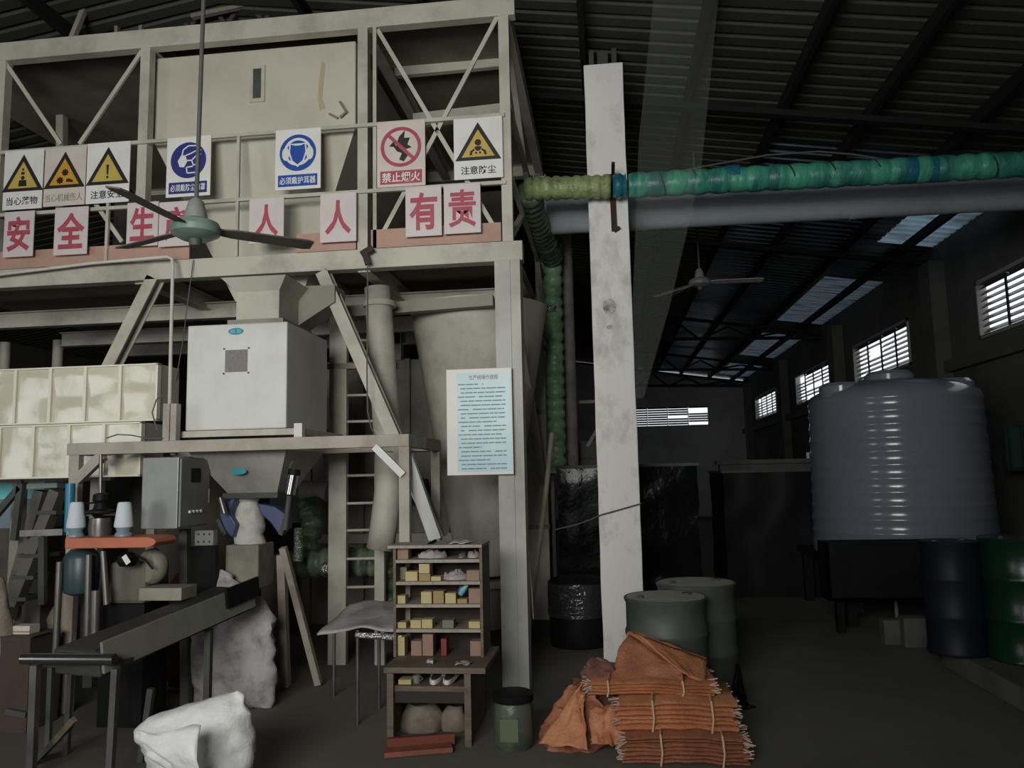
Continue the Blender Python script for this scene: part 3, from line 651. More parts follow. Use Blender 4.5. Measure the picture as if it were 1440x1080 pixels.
# ================================================================== CONE HOPPER, PIPES, LADDER
CYc = 7.5
ch_ = PY(673, 430, CYc)
r = thing('cone_hopper', 'tall beige cone hopper hanging behind the right platform post', 'hopper', (ch_.x, CYc, 1.0))
zc1 = zb0-.12; zc0 = PY(690, 805, CYc).z; rt = (PY(673, 440, CYc)-PY(582, 440, CYc)).length; rb = .235
MB().lathe((ch_.x, CYc, zc0), [(rb*.9, -.02), (rb, 0), (rt*1.02, PY(690, 440, CYc).z-zc0), (rt*1.04, zc1-zc0+.05)], 48).build('cone_shell', BEIGE, r, smooth=True)
MB().lathe((ch_.x, CYc, zc0), [(rb*.9, -.12), (rb*1.15, -.12), (rb*1.15, -.06), (rb*.9, -.06)], 32).build('outlet_flange', BEIGED, r, smooth=True)
MB().lathe((ch_.x, CYc, zc0-.5), [(rb*.8, 0), (rb*.8, .4)], 32).build('outlet_pipe', BEIGED, r, smooth=True)

r = thing('vertical_duct', 'pale square duct rising behind the cone hopper beside green wrapped drop pipe', 'duct', PY(748, 800, 9.0))
a, b, _, _ = rect(728, 400, 767, 700, 9.0); MB().box(a, b, 9.0, 9.35, 0, 3.2).build('duct_shell', BEIGE, r, bevel=.01)
for z in (1.0, 2.3): MB().box(a-.02, b+.01, 8.985, 9.36, z, z+.05).build('flange', BEIGED, r)
r = thing('chute_pipe', 'bent beige chute pipe with open end hanging beside ladder', 'pipe', PY(537, 775, 6.5))
pts = [PY(x, y, 6.5) for x, y in ((531, 405), (535, 470), (541, 560), (546, 640), (546, 690), (541, 730), (535, 772))]
m = MB(); m.tube(pts, .11, 24, cap=False); m.build('pipe_shell', BEIGE, r, smooth=True, thick=.008)
MB().tube([PY(534, 425, 6.5), PY(534, 432, 6.5)], .14, 24).build('pipe_flange', BEIGE, r, smooth=True)
r = thing('steel_ladder', 'pale steel ladder with wide left rail behind support frame', 'ladder', PY(500, 800, 6.9))
YLd = 6.9
def railp(x0, x1, y0, y1, nm, mat=BEIGE):
    a, b = PY((x0+x1)/2, y0, YLd), PY((x0+x1)/2+1, y1, YLd); m = MB(); m.bar((a.x, YLd, a.z), (a.x, YLd, 0), (x1-x0)*YLd/F, .06); return m.build(nm, mat, r)
railp(464, 490, 430, 960, 'rail'); railp(527, 541, 430, 960, 'rail')
for y in (478, 516, 555, 592, 630, 668, 707, 745, 785, 825, 865):
    MB().tube([PY(488, y+1, YLd), PY(530, y, YLd)], .012, 8).build('rung', BEIGE, r, smooth=True)
MB().bar(PY(462, 516, YLd), PY(560, 514, YLd), .05, .08).build('bracket', BEIGED, r)

# ================================================================== BAGGING SCALE
YW = 5.5
sc_ = thing('bagging_scale', 'white bagging scale with box body, feed throat and clamp under the platform', 'machine', PY(335, 610, YW))
def sp(mb, nm, mat, par=sc_, **k): return mb.build(nm, mat, par, **k)
a, b, c, d = rect(262, 455, 403, 604, YW); sx0, sx1, sz0, sz1 = a, b, c, d
bodyo = sp(MB().box(a, b, YW, YW+.85, c, d), 'body', WHITE, bevel=.012)
sp(MB().box(a-.03, b+.12, YW-.03, YW+.9, c-.05, c-.005), 'base_plate', BEIGE)
q = PY(422, 606, YW); sp(MB().box(q.x-.03, q.x+.03, YW-.04, YW+.02, c-.07, c+.03), 'base_lug', WHITE)
wa, wb, wc, wd = rect(317, 492, 348, 523, YW)
o = sp(MB().box(wa, wb, YW-.006, YW, wc, wd), 'sight_window', GRID)
m = MB()
for x in (wa-.01, wb+.01):
    for z in (wc-.01, wd+.01): m.lathe((x, YW, z), [(.007, 0), (.007, .008)], 8, (0, -1, 0))
sp(m, 'window_screw', DGREY)
def oval(cx, cz, rx, rz, y): return MB().prism([(cx+rx*math.cos(k*.2618), cz+rz*math.sin(k*.2618)) for k in range(24)], y-.002, y)
q = PY(332, 466, YW); lo = sp(oval(q.x, q.z, .06, .026, YW-.001), 'maker_badge', LOGO)
m = MB()
for s in (-.5, .5):
    for k in range(4): m.bar((q.x+s*.05-.018, YW-.0035, q.z-.01+.007*k), (q.x+s*.05+.018, YW-.0035, q.z-.01+.007*k), .003, .001)
sp(m, 'badge_strokes', M('pale_badge_ink', (140, 190, 196), .4), lo)
# throat above the body
za = PY(360, 404, YW).z; zbq = PY(360, 447, YW).z; x0, x1 = PY(322, 430, YW).x, PY(383, 430, YW).x
sp(MB().box(x0, x1, YW+.12, YW+.62, zbq, za), 'throat', BEIGE)
X0, X1 = PY(306, 390, YW).x, PY(398, 390, YW).x
m = MB(); m.hexa([(x0, YW+.12, za), (x1, YW+.12, za), (x1, YW+.62, za), (x0, YW+.62, za)], [(X0, YW+.05, za+.1), (X1, YW+.05, za+.1), (X1, YW+.72, za+.1), (X0, YW+.72, za+.1)]); sp(m, 'throat_flare', BEIGE)
sp(MB().box(x0-.05, x1+.05, YW+.08, YW+.66, zbq-.03, zbq+.01), 'throat_flange', BEIGED)
sp(MB().box(x0-.02, x1+.1, YW+.1, YW+.66, sz1, zbq-.03), 'throat_base', BEIGED)
sp(MB().hexa([(x1+.0, YW+.5, za-.2), (x1+.3, YW+.5, za-.02), (x1+.3, YW+.75, za-.02), (x1, YW+.75, za-.2)], [(x1, YW+.5, za+.12), (x1+.3, YW+.5, za+.12), (x1+.3, YW+.75, za+.12), (x1, YW+.75, za+.12)]), 'side_duct', BEIGED)
# funnel below the frame
zf1 = PY(330, 634, YW).z; zf0 = PY(330, 694, YW).z
fx0, fx1 = PY(262, 634, YW).x, PY(400, 634, YW).x; gx0, gx1 = PY(300, 694, YW).x, PY(372, 694, YW).x
m = MB(); m.hexa([(gx0, YW+.22, zf0), (gx1, YW+.22, zf0), (gx1, YW+.55, zf0), (gx0, YW+.55, zf0)], [(fx0, YW+.03, zf1), (fx1, YW+.03, zf1), (fx1, YW+.8, zf1), (fx0, YW+.8, zf1)])
fo = sp(m, 'funnel', M('dusty_grey_funnel', (158, 157, 148), .55, 0, (116, 112, 104), 2, .7))
q = PY(338, 663, YW+.1); sp(oval(q.x, q.z, .06, .024, YW+.075), 'funnel_badge', LOGO)
sp(MB().box(gx0-.02, gx1+.02, YW+.18, YW+.58, zf0-.04, zf0), 'funnel_flange', DGREY)
prof = [(698, 330, 368), (706, 338, 362), (716, 332, 366), (728, 328, 370), (740, 331, 372), (752, 329, 368), (764, 331, 374)]
sp(sack(prof, YW+.36, .9, 4, .012, 24, 9), 'spout_sleeve', SPOUT, smooth=True)
q0, q1 = PY(352, 764, YW+.36), PY(352, 826, YW+.36)
sp(MB().box(q0.x-.13, q0.x+.13, YW+.22, YW+.5, q1.z, q0.z), 'lower_spout', BEIGED, bevel=.01)
for sgn, xs in ((-1, (308, 330)), (1, (372, 402))):
    m = MB(); e = YW+.2
    if sgn > 0: P = [(362, 708), (385, 712), (400, 722), (403, 742), (392, 752), (380, 735), (366, 722)]
    else: P = [(330, 700), (318, 706), (308, 720), (312, 742), (326, 756), (332, 738), (322, 722)]
    m.prism([(PY(x, y, e).x, PY(x, y, e).z) for x, y in P], e, e+.12); sp(m, 'clamp_arm', CLAMP, bevel=.01)
    m = MB(); m.bar(PY(402 if sgn > 0 else 308, 730, e), PY(396 if sgn > 0 else 318, 752, e), .03, .05); sp(m, 'clamp_lever', DGREY)
cyl = sp(MB().tube([PY(408, 695, YW), PY(413, 668, YW)], .034, 18), 'air_cylinder', CHROME, smooth=True)
sp(MB().tube([PY(413, 668, YW), PY(414, 660, YW)], .045, 18), 'cylinder_cap', BLACK, cyl, smooth=True)
m = MB(); m.tube([PY(405, 663, YW), PY(412, 648, YW)], .008, 8); m.tube([PY(407, 697, YW), PY(401, 745, YW)], .02, 10); sp(m, 'cylinder_rod', DGREY, cyl, smooth=True)
c2 = sp(MB().tube([PY(316, 722, YW+.1), PY(310, 700, YW+.1)], .022, 14), 'air_cylinder', STEEL, smooth=True)

# support frame carrying the scale
YFm = 5.36
fr = thing('support_frame', 'grey steel portal frame carrying the white bagging scale', 'frame', PY(330, 900, YFm))
z1, z0 = PY(330, 617, YFm).z, PY(330, 634, YFm).z
FRM = M('worn_frame_paint', (168, 160, 148), .65, 0, (112, 98, 88), 2.2, .7)
fl, fr_ = PY(94, 626, YFm).x, PY(575, 626, YFm).x
for y in (YFm, YFm+1.0): MB().box(fl, fr_, y, y+.07, z0, z1).build('cross_beam', FRM, fr, bevel=.004)
for x in (fl, fr_-.07): MB().box(x, x+.07, YFm+.07, YFm+1.0, z0, z1).build('side_beam', FRM, fr)
for x, y in ((fl+.02, YFm), (fr_-.075, YFm), (fl+.02, YFm+1), (fr_-.075, YFm+1)): MB().box(x, x+.075, y+.005, y+.065, 0, z0).build('leg', FRM, fr, bevel=.004)
MB().bar(PY(145, 640, YFm+.03), PY(106, 678, YFm+.03), .07, .05).build('knee_brace', FRM, fr)
MB().bar(PY(527, 628, YFm-.01), PY(567, 668, YFm-.01), .05, .03).build('knee_brace', WHITE, fr)
MB().bar(PY(571, 640, YFm+.1), PY(612, 757, YFm+.3), .09, .05).build('stay', WHITE, fr)
MB().bar(PY(398, 770, YFm+.5), PZ(448, 962, .02), .05, .05).build('stay', FRM, fr)
MB().bar(PY(396, 780, YFm+.6), PZ(402, 965, .02), .06, .06).build('stay', FRM, fr)
for x, w_ in ((236, .05), (246, .045)):
    q = PY(x, 615, YFm+.03); t_ = PY(x+1, 568, YFm+.03); MB().box(q.x-w_/2, q.x+w_/2, YFm, YFm+.06, z1, t_.z).build('post_stub', FRM, fr)

# control box
YCb = 5.2
cb = thing('control_box', 'grey sheet steel control box hanging left of the funnel', 'control box', PY(240, 745, YCb))
a, b, c, d = rect(199, 643, 250, 744, YCb)
MB().box(a, b, YCb, YCb+.42, c, d).build('cabinet_shell', M('brushed_grey_steel', (136, 138, 136), .42, .35, (104, 105, 102), 2, .6), cb, bevel=.006)
dr = MB().box(b+.001, b+.016, YCb+.012, YCb+.408, c+.012, d-.012).build('door', M('grey_door_enamel', (122, 124, 120), .6, 0, (92, 94, 90), 2, .6), cb, bevel=.003)
zc = lerp(c, d, .74); MB().box(b+.0165, b+.02, YCb+.14, YCb+.27, zc-.05, zc+.05).build('display', BLACK, dr)
for t_ in (.3, .42, .54, .66):
    MB().lathe((b+.0165, lerp(YCb, YCb+.42, t_), lerp(c, d, .22)), [(.011, 0), (.011, .014)], 10, (1, 0, 0)).build('push_button', SIGNW, dr)
MB().bar((b+.03, YCb+.38, zc-.2), (b+.03, YCb+.38, zc-.1), .012, .012).build('latch', STEEL, dr)
MB().bar(PY(245, 640, YCb+.3), PY(245, 616, YCb+.3), .04, .04).build('hanger', FRM, cb)
MB().bar(PY(260, 744, YCb+.3), PY(262, 1000, YCb+.3), .06, .06).build('pedestal', DGREY, cb)
r = thing('junction_box', 'small grey junction plate with screws below the control box', 'junction box', PY(287, 766, 5.5))
a, b, c, d = rect(274, 746, 300, 767, 5.5); MB().box(a, b, 5.5, 5.56, c, d).build('cover', GREYP, r)
m = MB(); [m.lathe((lerp(a, b, u), 5.5, lerp(c, d, v)), [(.006, 0), (.006, .006)], 8, (0, -1, 0)) for u in (.2, .5, .8) for v in (.25, .75)]; m.build('screw', BLACK, r)
MB().bar(PY(287, 768, 5.55), PY(287, 905, 5.55), .2, .05).build('mount', BLACK, r)

# white air line and cables
r = thing('air_line', 'thin white plastic pipe along beam then down to the frame', 'pipe', PY(240, 600, 5.85))
MB().tube([PY(-60, 394, 5.95), PY(0, 386, 5.95), PY(130, 370, 5.95), PY(236, 361, 5.9), PY(242, 364, 5.9), PY(243, 375, 5.9), PY(240, 500, 5.6), PY(238, 598, 5.4)], .014, 10).build('pipe_run', WHITEP, r, smooth=True)
def cable(label, pts, Y, rad=.006, mat=WIRE, name='cable', cat='cable'):
    m = MB(); m.tube([PY(x, y, Y) for x, y in pts], rad, 6); return tag(m.build(name, mat, smooth=True), label, cat)
cable('thin cable with a plug hanging from the broken corner of main beam', [(517, 375), (517, 440), (516, 520), (517, 578), (522, 602), (528, 612)], 5.9)
cable('thin wire hanging from kick board behind the fan', [(272, 365), (268, 395), (262, 440), (258, 475), (250, 520), (240, 570)], 6.0, .004)
cable('grey looped cable on the frame beside the cream panels', [(233, 553), (220, 562), (214, 580), (218, 595), (222, 606)], 5.3, .005)
cable('grey cable lying along the top of support frame', [(150, 616), (165, 611), (185, 612), (210, 617), (228, 616)], 5.34, .005)
m = MB(); m.bar(PY(508, 358, 5.95), PY(524, 348, 5.95), .05, .02); m.bar(PY(512, 352, 5.95), PY(518, 372, 5.95), .05, .02)
tag(m.build('torn_bracket', RUST), 'dark torn bracket at joint of main beam under middle post', 'bracket')

# ================================================================== CREAM PANELS AT LEFT
def panelbox(px, Y, lab, ribs, lip):
    a, b, c, d = rect(*px, Y); r = thing('panel_casing', lab, 'casing', ((a+b)/2, Y, c), 'cream ribbed panel casings')
    def fn(u, v):
        return Vector((lerp(a, b, u), Y+.012*noise.noise(Vector((u*9, v*3, a*3)))+.03*v*v*0, lerp(c, d, v)))
    m = MB(); m.sheet(fn, 60, 14); m.build('panel_sheet', PANEL, r, smooth=True)
    MB().box(a, b, Y+.03, Y+.3, c, d).build('back_box', BEIGE, r)
    for x in ribs:
        q = PY(x, (px[1]+px[3])/2, Y).x; MB().box(q-.012, q+.012, Y-.022, Y+.03, c, d).build('rib', PANELR, r)
    m = MB(); m.box(a, b+.005, Y-.02, Y+.03, d-.008, d+.004); m.box(a, b+.005, Y-.02, Y+.03, c-.006, c+.006); m.box(b-.01, b+.005, Y-.02, Y+.03, c, d); m.build('edge_trim', PANELR, r)
panelbox((-190, 520, 222, 597), 5.75, 'upper cream ribbed panel casing at left edge', (-171, -122, -73, -24, 23, 72, 121, 170), 0)
panelbox((-190, 600, 199, 673), 5.65, 'lower cream ribbed panel casing behind the thread cones', (-145, -97, -48, 1, 48, 98, 147), 0)
p = PY(30, 980, 6.0)
r = thing('casing_stand', 'pale steel stand legs under the cream panel casings', 'stand', (PY(30, 700, 6.0).x, 6.0, 0))
for x in (-140, 20, 130):
    q = PY(x, 600, 6.0); MB().box(q.x-.04, q.x+.04, 6.06, 6.14, 0, PY(30, 675, 6.0).z).build('leg', BEIGED, r)
MB().box(PY(-160, 800, 6.1).x, PY(150, 800, 6.1).x, 6.06, 6.14, .35, .43).build('stretcher', BEIGED, r)
# upright support of panel boxes
m = MB(); q = PY(60, 596, 5.9); MB().box(PY(-160, 600, 6.0).x, PY(150, 600, 6.0).x, 6.08, 6.12, PY(30, 675, 6.0).z-.02, PY(30, 522, 6.0).z).build('back_rail', BEIGED, r)

# daylight through blue sheeting at left, painted as a turquoise block, stair and grey boards
r = thing('daylit_sheeting', 'bright turquoise block for daylit blue sheeting behind the left stair', 'sheeting', PY(40, 700, 6.35))
a, b, c, d = rect(-40, 672, 62, 702, 6.35); MB().box(a, b, 6.35, 6.6, c, d).build('daylit_wall', TURQ, r)
MB().box(a, b, 6.36, 6.6, c-.25, c).build('block_base', M('pale_blue_grey_plastic', (120, 134, 146), .6), r); 
MB().box(a, b, 6.37, 6.6, 0, c-.25).build('block_stand', SHADE, r)
r = thing('steel_stair', 'dark steep steel stair with sloping stringers at left edge', 'stair', PZ(40, 915))
for x0, y0, x1, y1, Y, w_ in ((82, 690, 20, 850, 5.9, .09), (60, 690, 10, 870, 6.0, .08)):
    MB().bar(PY(x0, y0, Y), PY(x1, y1, Y), w_, .1).build('stringer', M('stair_paint', (98, 94, 86), .7, 0, (66, 62, 56), 3, .7), r)
for x0, y0, x1, y1 in ((30, 680, 20, 760), (28, 685, -10, 730), (30, 750, 90, 748), (60, 755, 60, 850)):
    MB().bar(PY(x0, y0, 5.85), PY(x1, y1, 5.85), .05, .04).build('rail_bar', STEEL if y0 == 750 else DGREY, r)
MB().bar(PY(50, 684, 5.95), PY(92, 682, 5.95), .04, .2).build('landing', GREYP, r)
for k in range(5):
    y = 720+k*30; x = lerp(70, 28, k/4); MB().bar(PY(x-10, y, 5.95), PY(x+22, y, 5.95), .03, .22, (0, 1, 0)).build('tread', DGREY, r)

# ================================================================== BAG SEWING MACHINE
YQ = 4.9
sw = thing('bag_sewing_machine', 'bag sewing machine stand with orange table and black head', 'machine', PZ(120, 925))
a, b, c, d = rect(91, 756, 207, 771, YQ)
m = MB(); m.prism([(a, c), (b, c), (b+.04, c+.012), (b+.06, (c+d)/2), (b+.04, d-.01), (b, d), (a, d)], YQ, YQ+.26); m.build('table_plate', ORPL, sw, bevel=.006)
q = PY(141, 640, YQ+.18); MB().tube([PY(142, 640, YQ+.18), PY(141, 745, YQ+.18)], .012, 10).build('hanger_rod', STEEL, sw, smooth=True)
hd = PY(141, 740, YQ+.18)
MB().lathe((hd.x, YQ+.18, d), [(.07, 0), (.075, .06), (.07, .12)], 24).build('head_base', STEEL, sw, smooth=True)
MB().lathe((hd.x, YQ+.18, d+.12), [(.035, 0), (.06, .025), (.1, .035), (.1, .05), (.05, .06), (.04, .1), (.055, .12), (.05, .16), (.02, .17)], 28).build('head', BLACK, sw, smooth=True)
MB().tube([PY(122, 724, YQ+.15), PY(172, 723, YQ+.15)], .01, 8).build('arm_rod', CHROME, sw, smooth=True)
MB().tube([PY(118, 708, YQ+.18), PY(152, 706, YQ+.18)], .006, 8).build('thread_guide', BLACK, sw, smooth=True)
q = PY(108, 800, YQ+.15); zt_, zb_ = PY(108, 777, YQ+.15).z, PY(108, 834, YQ+.15).z
MB().lathe((q.x, YQ+.2, zb_), [(.06, -.02), (.1, 0), (.11, .03), (.115, zt_-zb_-.04), (.1, zt_-zb_-.01), (.07, zt_-zb_+.02)], 32).build('motor', BUCK, sw, smooth=True)
for xa, ya, xb, yb, rad in ((84, 790, 78, 925, .022), (125, 780, 122, 930, .022), (135, 830, 133, 925, .03), (145, 775, 150, 850, .02)):
    MB().tube([PY(xa, ya, YQ+.1), PY(xb, yb, YQ+.1)], rad, 12).build('leg', STEEL, sw, smooth=True)
MB().tube([PY(97, 748, YQ+.3), PY(99, 680, YQ+.3)], .032, 16).build('blue_cylinder', BLUEC, sw, smooth=True)
m = MB(); a2, b2, c2_, d2_ = rect(152, 790, 205, 850, YQ+.2); m.box(a2, b2, YQ+.2, YQ+.5, c2_, d2_); m.build('gear_housing', M('dusty_olive_housing', (96, 94, 80), .6, 0, (66, 64, 56), 3, .7), sw, bevel=.03)
wq = PY(224, 795, YQ+.3); MB().lathe((wq.x, YQ+.3, wq.z), [(.02, 0), (.1, .0), (.12, .03), (.12, .07), (.1, .1), (.02, .1)], 28, (-.5, -1, 0)).build('drive_wheel', BEIGED, sw, smooth=True)
a2, b2, c2_, d2_ = rect(195, 827, 255, 845, YQ+.1); MB().box(a2, b2, YQ+.1, YQ+.3, c2_, d2_).build('wood_bracket', BEIGED, sw, bevel=.005)
m = MB(); m.box(PY(155, 845, YQ+.3).x, PY(215, 845, YQ+.3).x, YQ+.2, YQ+.5, 0, PY(180, 850, YQ+.2).z); m.build('pedestal', BLACK, sw)  # black block standing in for the shaded void between the legs
m = MB(); q = PY(180, 785, YQ+.1); m.lathe((q.x, YQ+.1, q.z-.05), [(.05, 0), (.07, .03), (.06, .07), (.02, .09)], 16); m.tube([PY(190, 780, YQ+.1), PY(205, 788, YQ+.1), PY(215, 800, YQ+.1)], .008, 8); m.build('looper', BLACK, sw, smooth=True)
q = PY(178, 788, YQ); MB().bar(q+Vector((-.02, 0, .03)), q+Vector((.015, 0, -.02)), .035, .004).build('paper_tag', SIGNW, sw)
for xa, lab in ((107, 'white thread cone on orange table beside blue cylinder'), (174, 'white thread cone on orange table beside the control box')):
    zc_ = d; q = PY(xa, 740, YQ+.12); H2 = PY(xa, 706, YQ+.12).z-d
    r = thing('thread_cone', lab, 'thread cone', (q.x, YQ+.12, d), 'white thread cones on the sewing machine')
    MB().lathe((q.x, YQ+.12, d), [(.055, 0), (.055, .012), (.042, .03), (.05, .06)], 24).build('spool_base', M('pale_blue_spool', (120, 140, 150), .4), r, smooth=True)
    MB().lathe((q.x, YQ+.12, d+.06), [(.058, 0), (.06, .015), (.042, H2-.07), (.034, H2-.06)], 28).build('thread', THREAD, r, smooth=True)

# ================================================================== CONVEYOR
cv = thing('belt_conveyor', 'dark inclined belt conveyor with front roller at lower left', 'conveyor', PZ(130, 1000))
A0 = PZ(150, 927, .45); A1 = PY(345, 838, 5.3)
A0 = PY(130, 935, 4.15); A1 = PY(345, 843, 5.35)
dirv = (A1-A0).normalized(); side = Vector((dirv.y, -dirv.x, 0)).normalized()
m = MB(); m.bar(A0-side*.12, A1-side*.12, .34, .14, (0, 0, 1)); m.build('belt_bed', BELT, cv, bevel=.01)
MB().bar(A0-side*.12+Vector((0, 0, .075)), A1-side*.12+Vector((0, 0, .075)), .28, .012, (0, 0, 1)).build('belt', M('worn_belt_rubber', (44, 45, 42), .55, 0, (60, 58, 52), 3, .6), cv)
e_ = side*.07
MB().bar(A0+e_+Vector((0, 0, .04)), A1+e_+Vector((0, 0, .04)), .02, .17, (0, 0, 1)).build('side_plate', M('grey_side_plate', (120, 120, 110), .6, 0, (88, 88, 80), 2.5, .6), cv)
MB().bar(A1-dirv*.3+e_*1.3+Vector((0, 0, .09)), A1+dirv*.02+e_*1.3+Vector((0, 0, .09)), .02, .13, (0, 0, 1)).build('end_guard', BLACK, cv)
a, b, c, d = rect(28, 922, 158, 934, 4.1)
MB().tube([(a, 4.12, (c+d)/2), (b, 4.12, (c+d)/2)], .03, 18).build('front_roller', M('polished_dark_roller', (120, 122, 120), .25, .9), cv, smooth=True)
MB().box(a+.06, b-.02, 4.2, 4.55, c-.04, c-.01).build('tray', BELT, cv)
for xa, ya, xb, yb, Y, w_ in ((163, 940, 155, 1065, 4.15, .035), (50, 935, 46, 1045, 4.2, .04), (213, 968, 200, 1020, 4.5, .035), (294, 885, 292, 955, 5.0, .04), (100, 940, 95, 1020, 4.6, .03), (72, 938, 70, 1000, 4.7, .03)):
    q = PY(xa, ya, Y); e = PY(xb, yb, Y); e.z = max(0.0, e.z); e.z = 0; MB().bar((q.x, Y, q.z), (e.x, Y, 0), w_, w_).build('leg', DGREY if Y > 4.4 else STEEL, cv)
for xa, ya, xb, yb in ((40, 1080, 100, 1020), (10, 1000, 38, 1005)):
    MB().bar(PY(xa, ya, 4.4), PY(xb, yb, 4.4), .03, .03).build('strut', DGREY, cv)

# ================================================================== SACKS AT LEFT
o = sack([(800, 298, 314), (808, 288, 326), (818, 281, 342), (832, 273, 368), (860, 266, 382), (900, 262, 390), (950, 262, 392), (985, 268, 385), (1000, 272, 380)], 5.62, .42, 11, .035, 44, 5, .03).build('filled_sack', SACKP, smooth=60)
tag(o, 'pale printed filled sack standing behind the conveyor under the spout', 'sack')
o = sack([(970, 330, 338), (976, 312, 346), (990, 262, 353), (1008, 214, 356), (1026, 192, 357), (1040, 196, 357), (1060, 205, 355), (1090, 214, 352), (1130, 222, 350), (1170, 225, 345)], 4.05, .5, 2, .03, 36, 6, .02)
bagr = thing('woven_bag', 'crumpled white woven bag standing at bottom left foreground', 'bag', PY(275, 1160, 4.05)); o.build('bag_body', SACKW, bagr, smooth=60)
def foldfn(u, v):
    top = PY(lerp(193, 282, u), lerp(1028, 1024, u)+5*math.sin(u*5), 3.72); bot = PY(lerp(205, 290, u)+10*math.sin(v*3), lerp(1062, 1120, u), 3.76)
    p = top.lerp(bot, v); p.y += -.05*math.sin(v*math.pi)*(.5+u)+.03*noise.noise(Vector((u*4, v*4, 3))); return p
MB().sheet(foldfn, 18, 12).build('mouth_fold', SACKW, bagr, smooth=60, thick=.006)
for prof, Y, sd, lab, mat in (([(812, -20, 4), (835, -30, 12), (870, -34, 16), (905, -34, 18), (925, -30, 15)], 5.0, 3, 'pale grey sack cut by left picture edge beside the stair', SACKG),
                             ([(815, 96, 118), (840, 85, 128), (870, 72, 132), (900, 68, 128), (930, 70, 120)], 5.6, 21, 'grey filled sack on floor behind sewing machine legs', SACKG)):
    tag(sack(prof, Y, .6, sd, .03, 26, 5).build('filled_sack', mat, smooth=60), lab, 'sack')
a, b, c, d = rect(-40, 896, 40, 1000, 4.95)
r = thing('cardboard_box', 'dull brown cardboard box on floor at left edge below the stair', 'box', ((a+b)/2, 4.95, 0))
MB().box(a, b, 4.95, 5.25, 0, d).build('carton_body', M('dull_brown_cardboard', (74, 60, 50), .85, 0, (54, 45, 39), 4, .6), r, bevel=.006)
MB().box(a-.01, b+.02, 4.94, 5.1, d+.001, d+.006).build('lid_flap', M('dull_brown_flap', (80, 66, 54), .85), r)
a2, b2, c2_, d2_ = rect(16, 868, 42, 880, 5.0); r = thing('white_carton', 'small white carton on the brown cardboard box at left edge', 'box', ((a2+b2)/2, 5.0, d+.007))
MB().box(a2, b2, 5.0, 5.1, d+.007, d+.007+(d2_-c2_)).build('carton_body', SIGNC, r, bevel=.003); MB().box(a2, b2, 4.998, 5.0, d+.02, d+.03).build('tape', CARTT, r)
a2, b2, c2_, d2_ = rect(-14, 880, 12, 894, 5.0); tag(MB().loft([[Vector((lerp(a2, b2, .5)+(b2-a2)*.5*k*math.cos(t_*.393), 5.08+.06*k*math.sin(t_*.393), d+.008+h_)) for t_ in range(16)] for k, h_ in ((1, 0), (.95, .03), (.6, .05), (.1, .055))]).build('rag', CLOTH, smooth=60), 'pale rag heaped on the brown cardboard box at left edge', 'rag')
a2, b2, c2_, d2_ = rect(243, 806, 268, 870, 5.9); r = thing('red_sack', 'dark red sack in shadow behind the sewing machine bracket', 'sack', ((a2+b2)/2, 6.0, 0))
sack([(806, 248, 262), (820, 240, 270), (860, 236, 274), (920, 234, 276), (965, 236, 274)], 6.0, .6, 77, .02, 26, 6, .02).build('sack_body', M('dark_red_woven_sack', (104, 40, 50), .7, 0, (70, 30, 38), 5, .6), r, smooth=60)
tag(MB().bar(PZ(58, 1064, .02), PZ(104, 1012, .3), .035, .03).build('timber', WOOD, bevel=.003), 'sloping wooden batten leaning under the conveyor at lower left', 'timber')

# ================================================================== GREEN FILM WRAPPED PIPE LOW LEFT OF SHELF, FOIL
r = thing('film_wrapped_pipe', 'low green film wrapped pipe behind the ladder foot', 'pipe', PY(480, 800, 7.3))
kw([PY(405, 796, 7.3), PY(470, 790, 7.3), PY(560, 792, 7.3)], .12, .11, 12, amp=.3).build('wrap', GRNF, r, smooth=60)
kw([PY(545, 795, 7.2), PY(548, 900, 7.2)], .1, .12, 14, amp=.3).build('riser', GRNF, r, smooth=60)
kw([PY(432, 700, 7.3), PY(440, 740, 7.3), PY(425, 800, 7.3)], .09, .1, 15, amp=.3).build('bend_wrap', GRNF, r, smooth=60)
m = MB(); m.tube(*bulge([PY(420, 742, 6.9), PY(419, 792, 6.9)], .04, .03, 7), n=12); m.build('foil_sleeve', FOIL, r, smooth=60)
m = MB(); m.tube(*bulge([PY(455, 800, 7.15), PY(478, 796, 7.15)], .06, .04, 8), n=12); m.build('foil_patch', FOIL, r, smooth=60)
r = thing('pipe_elbow', 'dusty beige elbow pipe behind funnel at ladder left', 'pipe', PY(440, 760, 7.0))
MB().tube([PY(425, 690, 7.4), PY(450, 690, 7.4), PY(462, 692, 7.4)], .1, 18).build('pipe_run', BEIGED, r, smooth=True)
MB().tube([PY(385, 780, 7.0), PY(385, 900, 7.0)], .11, 18).build('pipe_drop', BEIGED, r, smooth=True)
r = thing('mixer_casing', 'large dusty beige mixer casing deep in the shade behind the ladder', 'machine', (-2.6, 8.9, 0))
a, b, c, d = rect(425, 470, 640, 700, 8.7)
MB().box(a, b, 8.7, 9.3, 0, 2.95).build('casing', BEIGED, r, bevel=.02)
m = MB(); [m.box(x-.03, x+.03, 8.64, 8.7, 0, 2.95) for x in (a+.1, lerp(a, b, .4), lerp(a, b, .7), b-.1)]; m.build('stiffener', BEIGED, r)
for z in (.9, 1.9): MB().box(a-.03, b+.03, 8.6, 8.7, z, z+.1).build('flange', BEIGE, r)
MB().tube([PY(470, 690, 8.3), PY(600, 690, 8.3)], .13, 18).build('drive_shaft_guard', SHADE, r, smooth=True)
MB().tube([PY(460, 610, 8.4), PY(468, 640, 8.3), PY(470, 700, 8.3)], .1, 16).build('feed_pipe', BEIGE, r, smooth=True)
r = thing('rear_tank', 'dim dusty round vessel in shadow behind the sewing machine', 'tank', (-4.2, 7.6, 0))
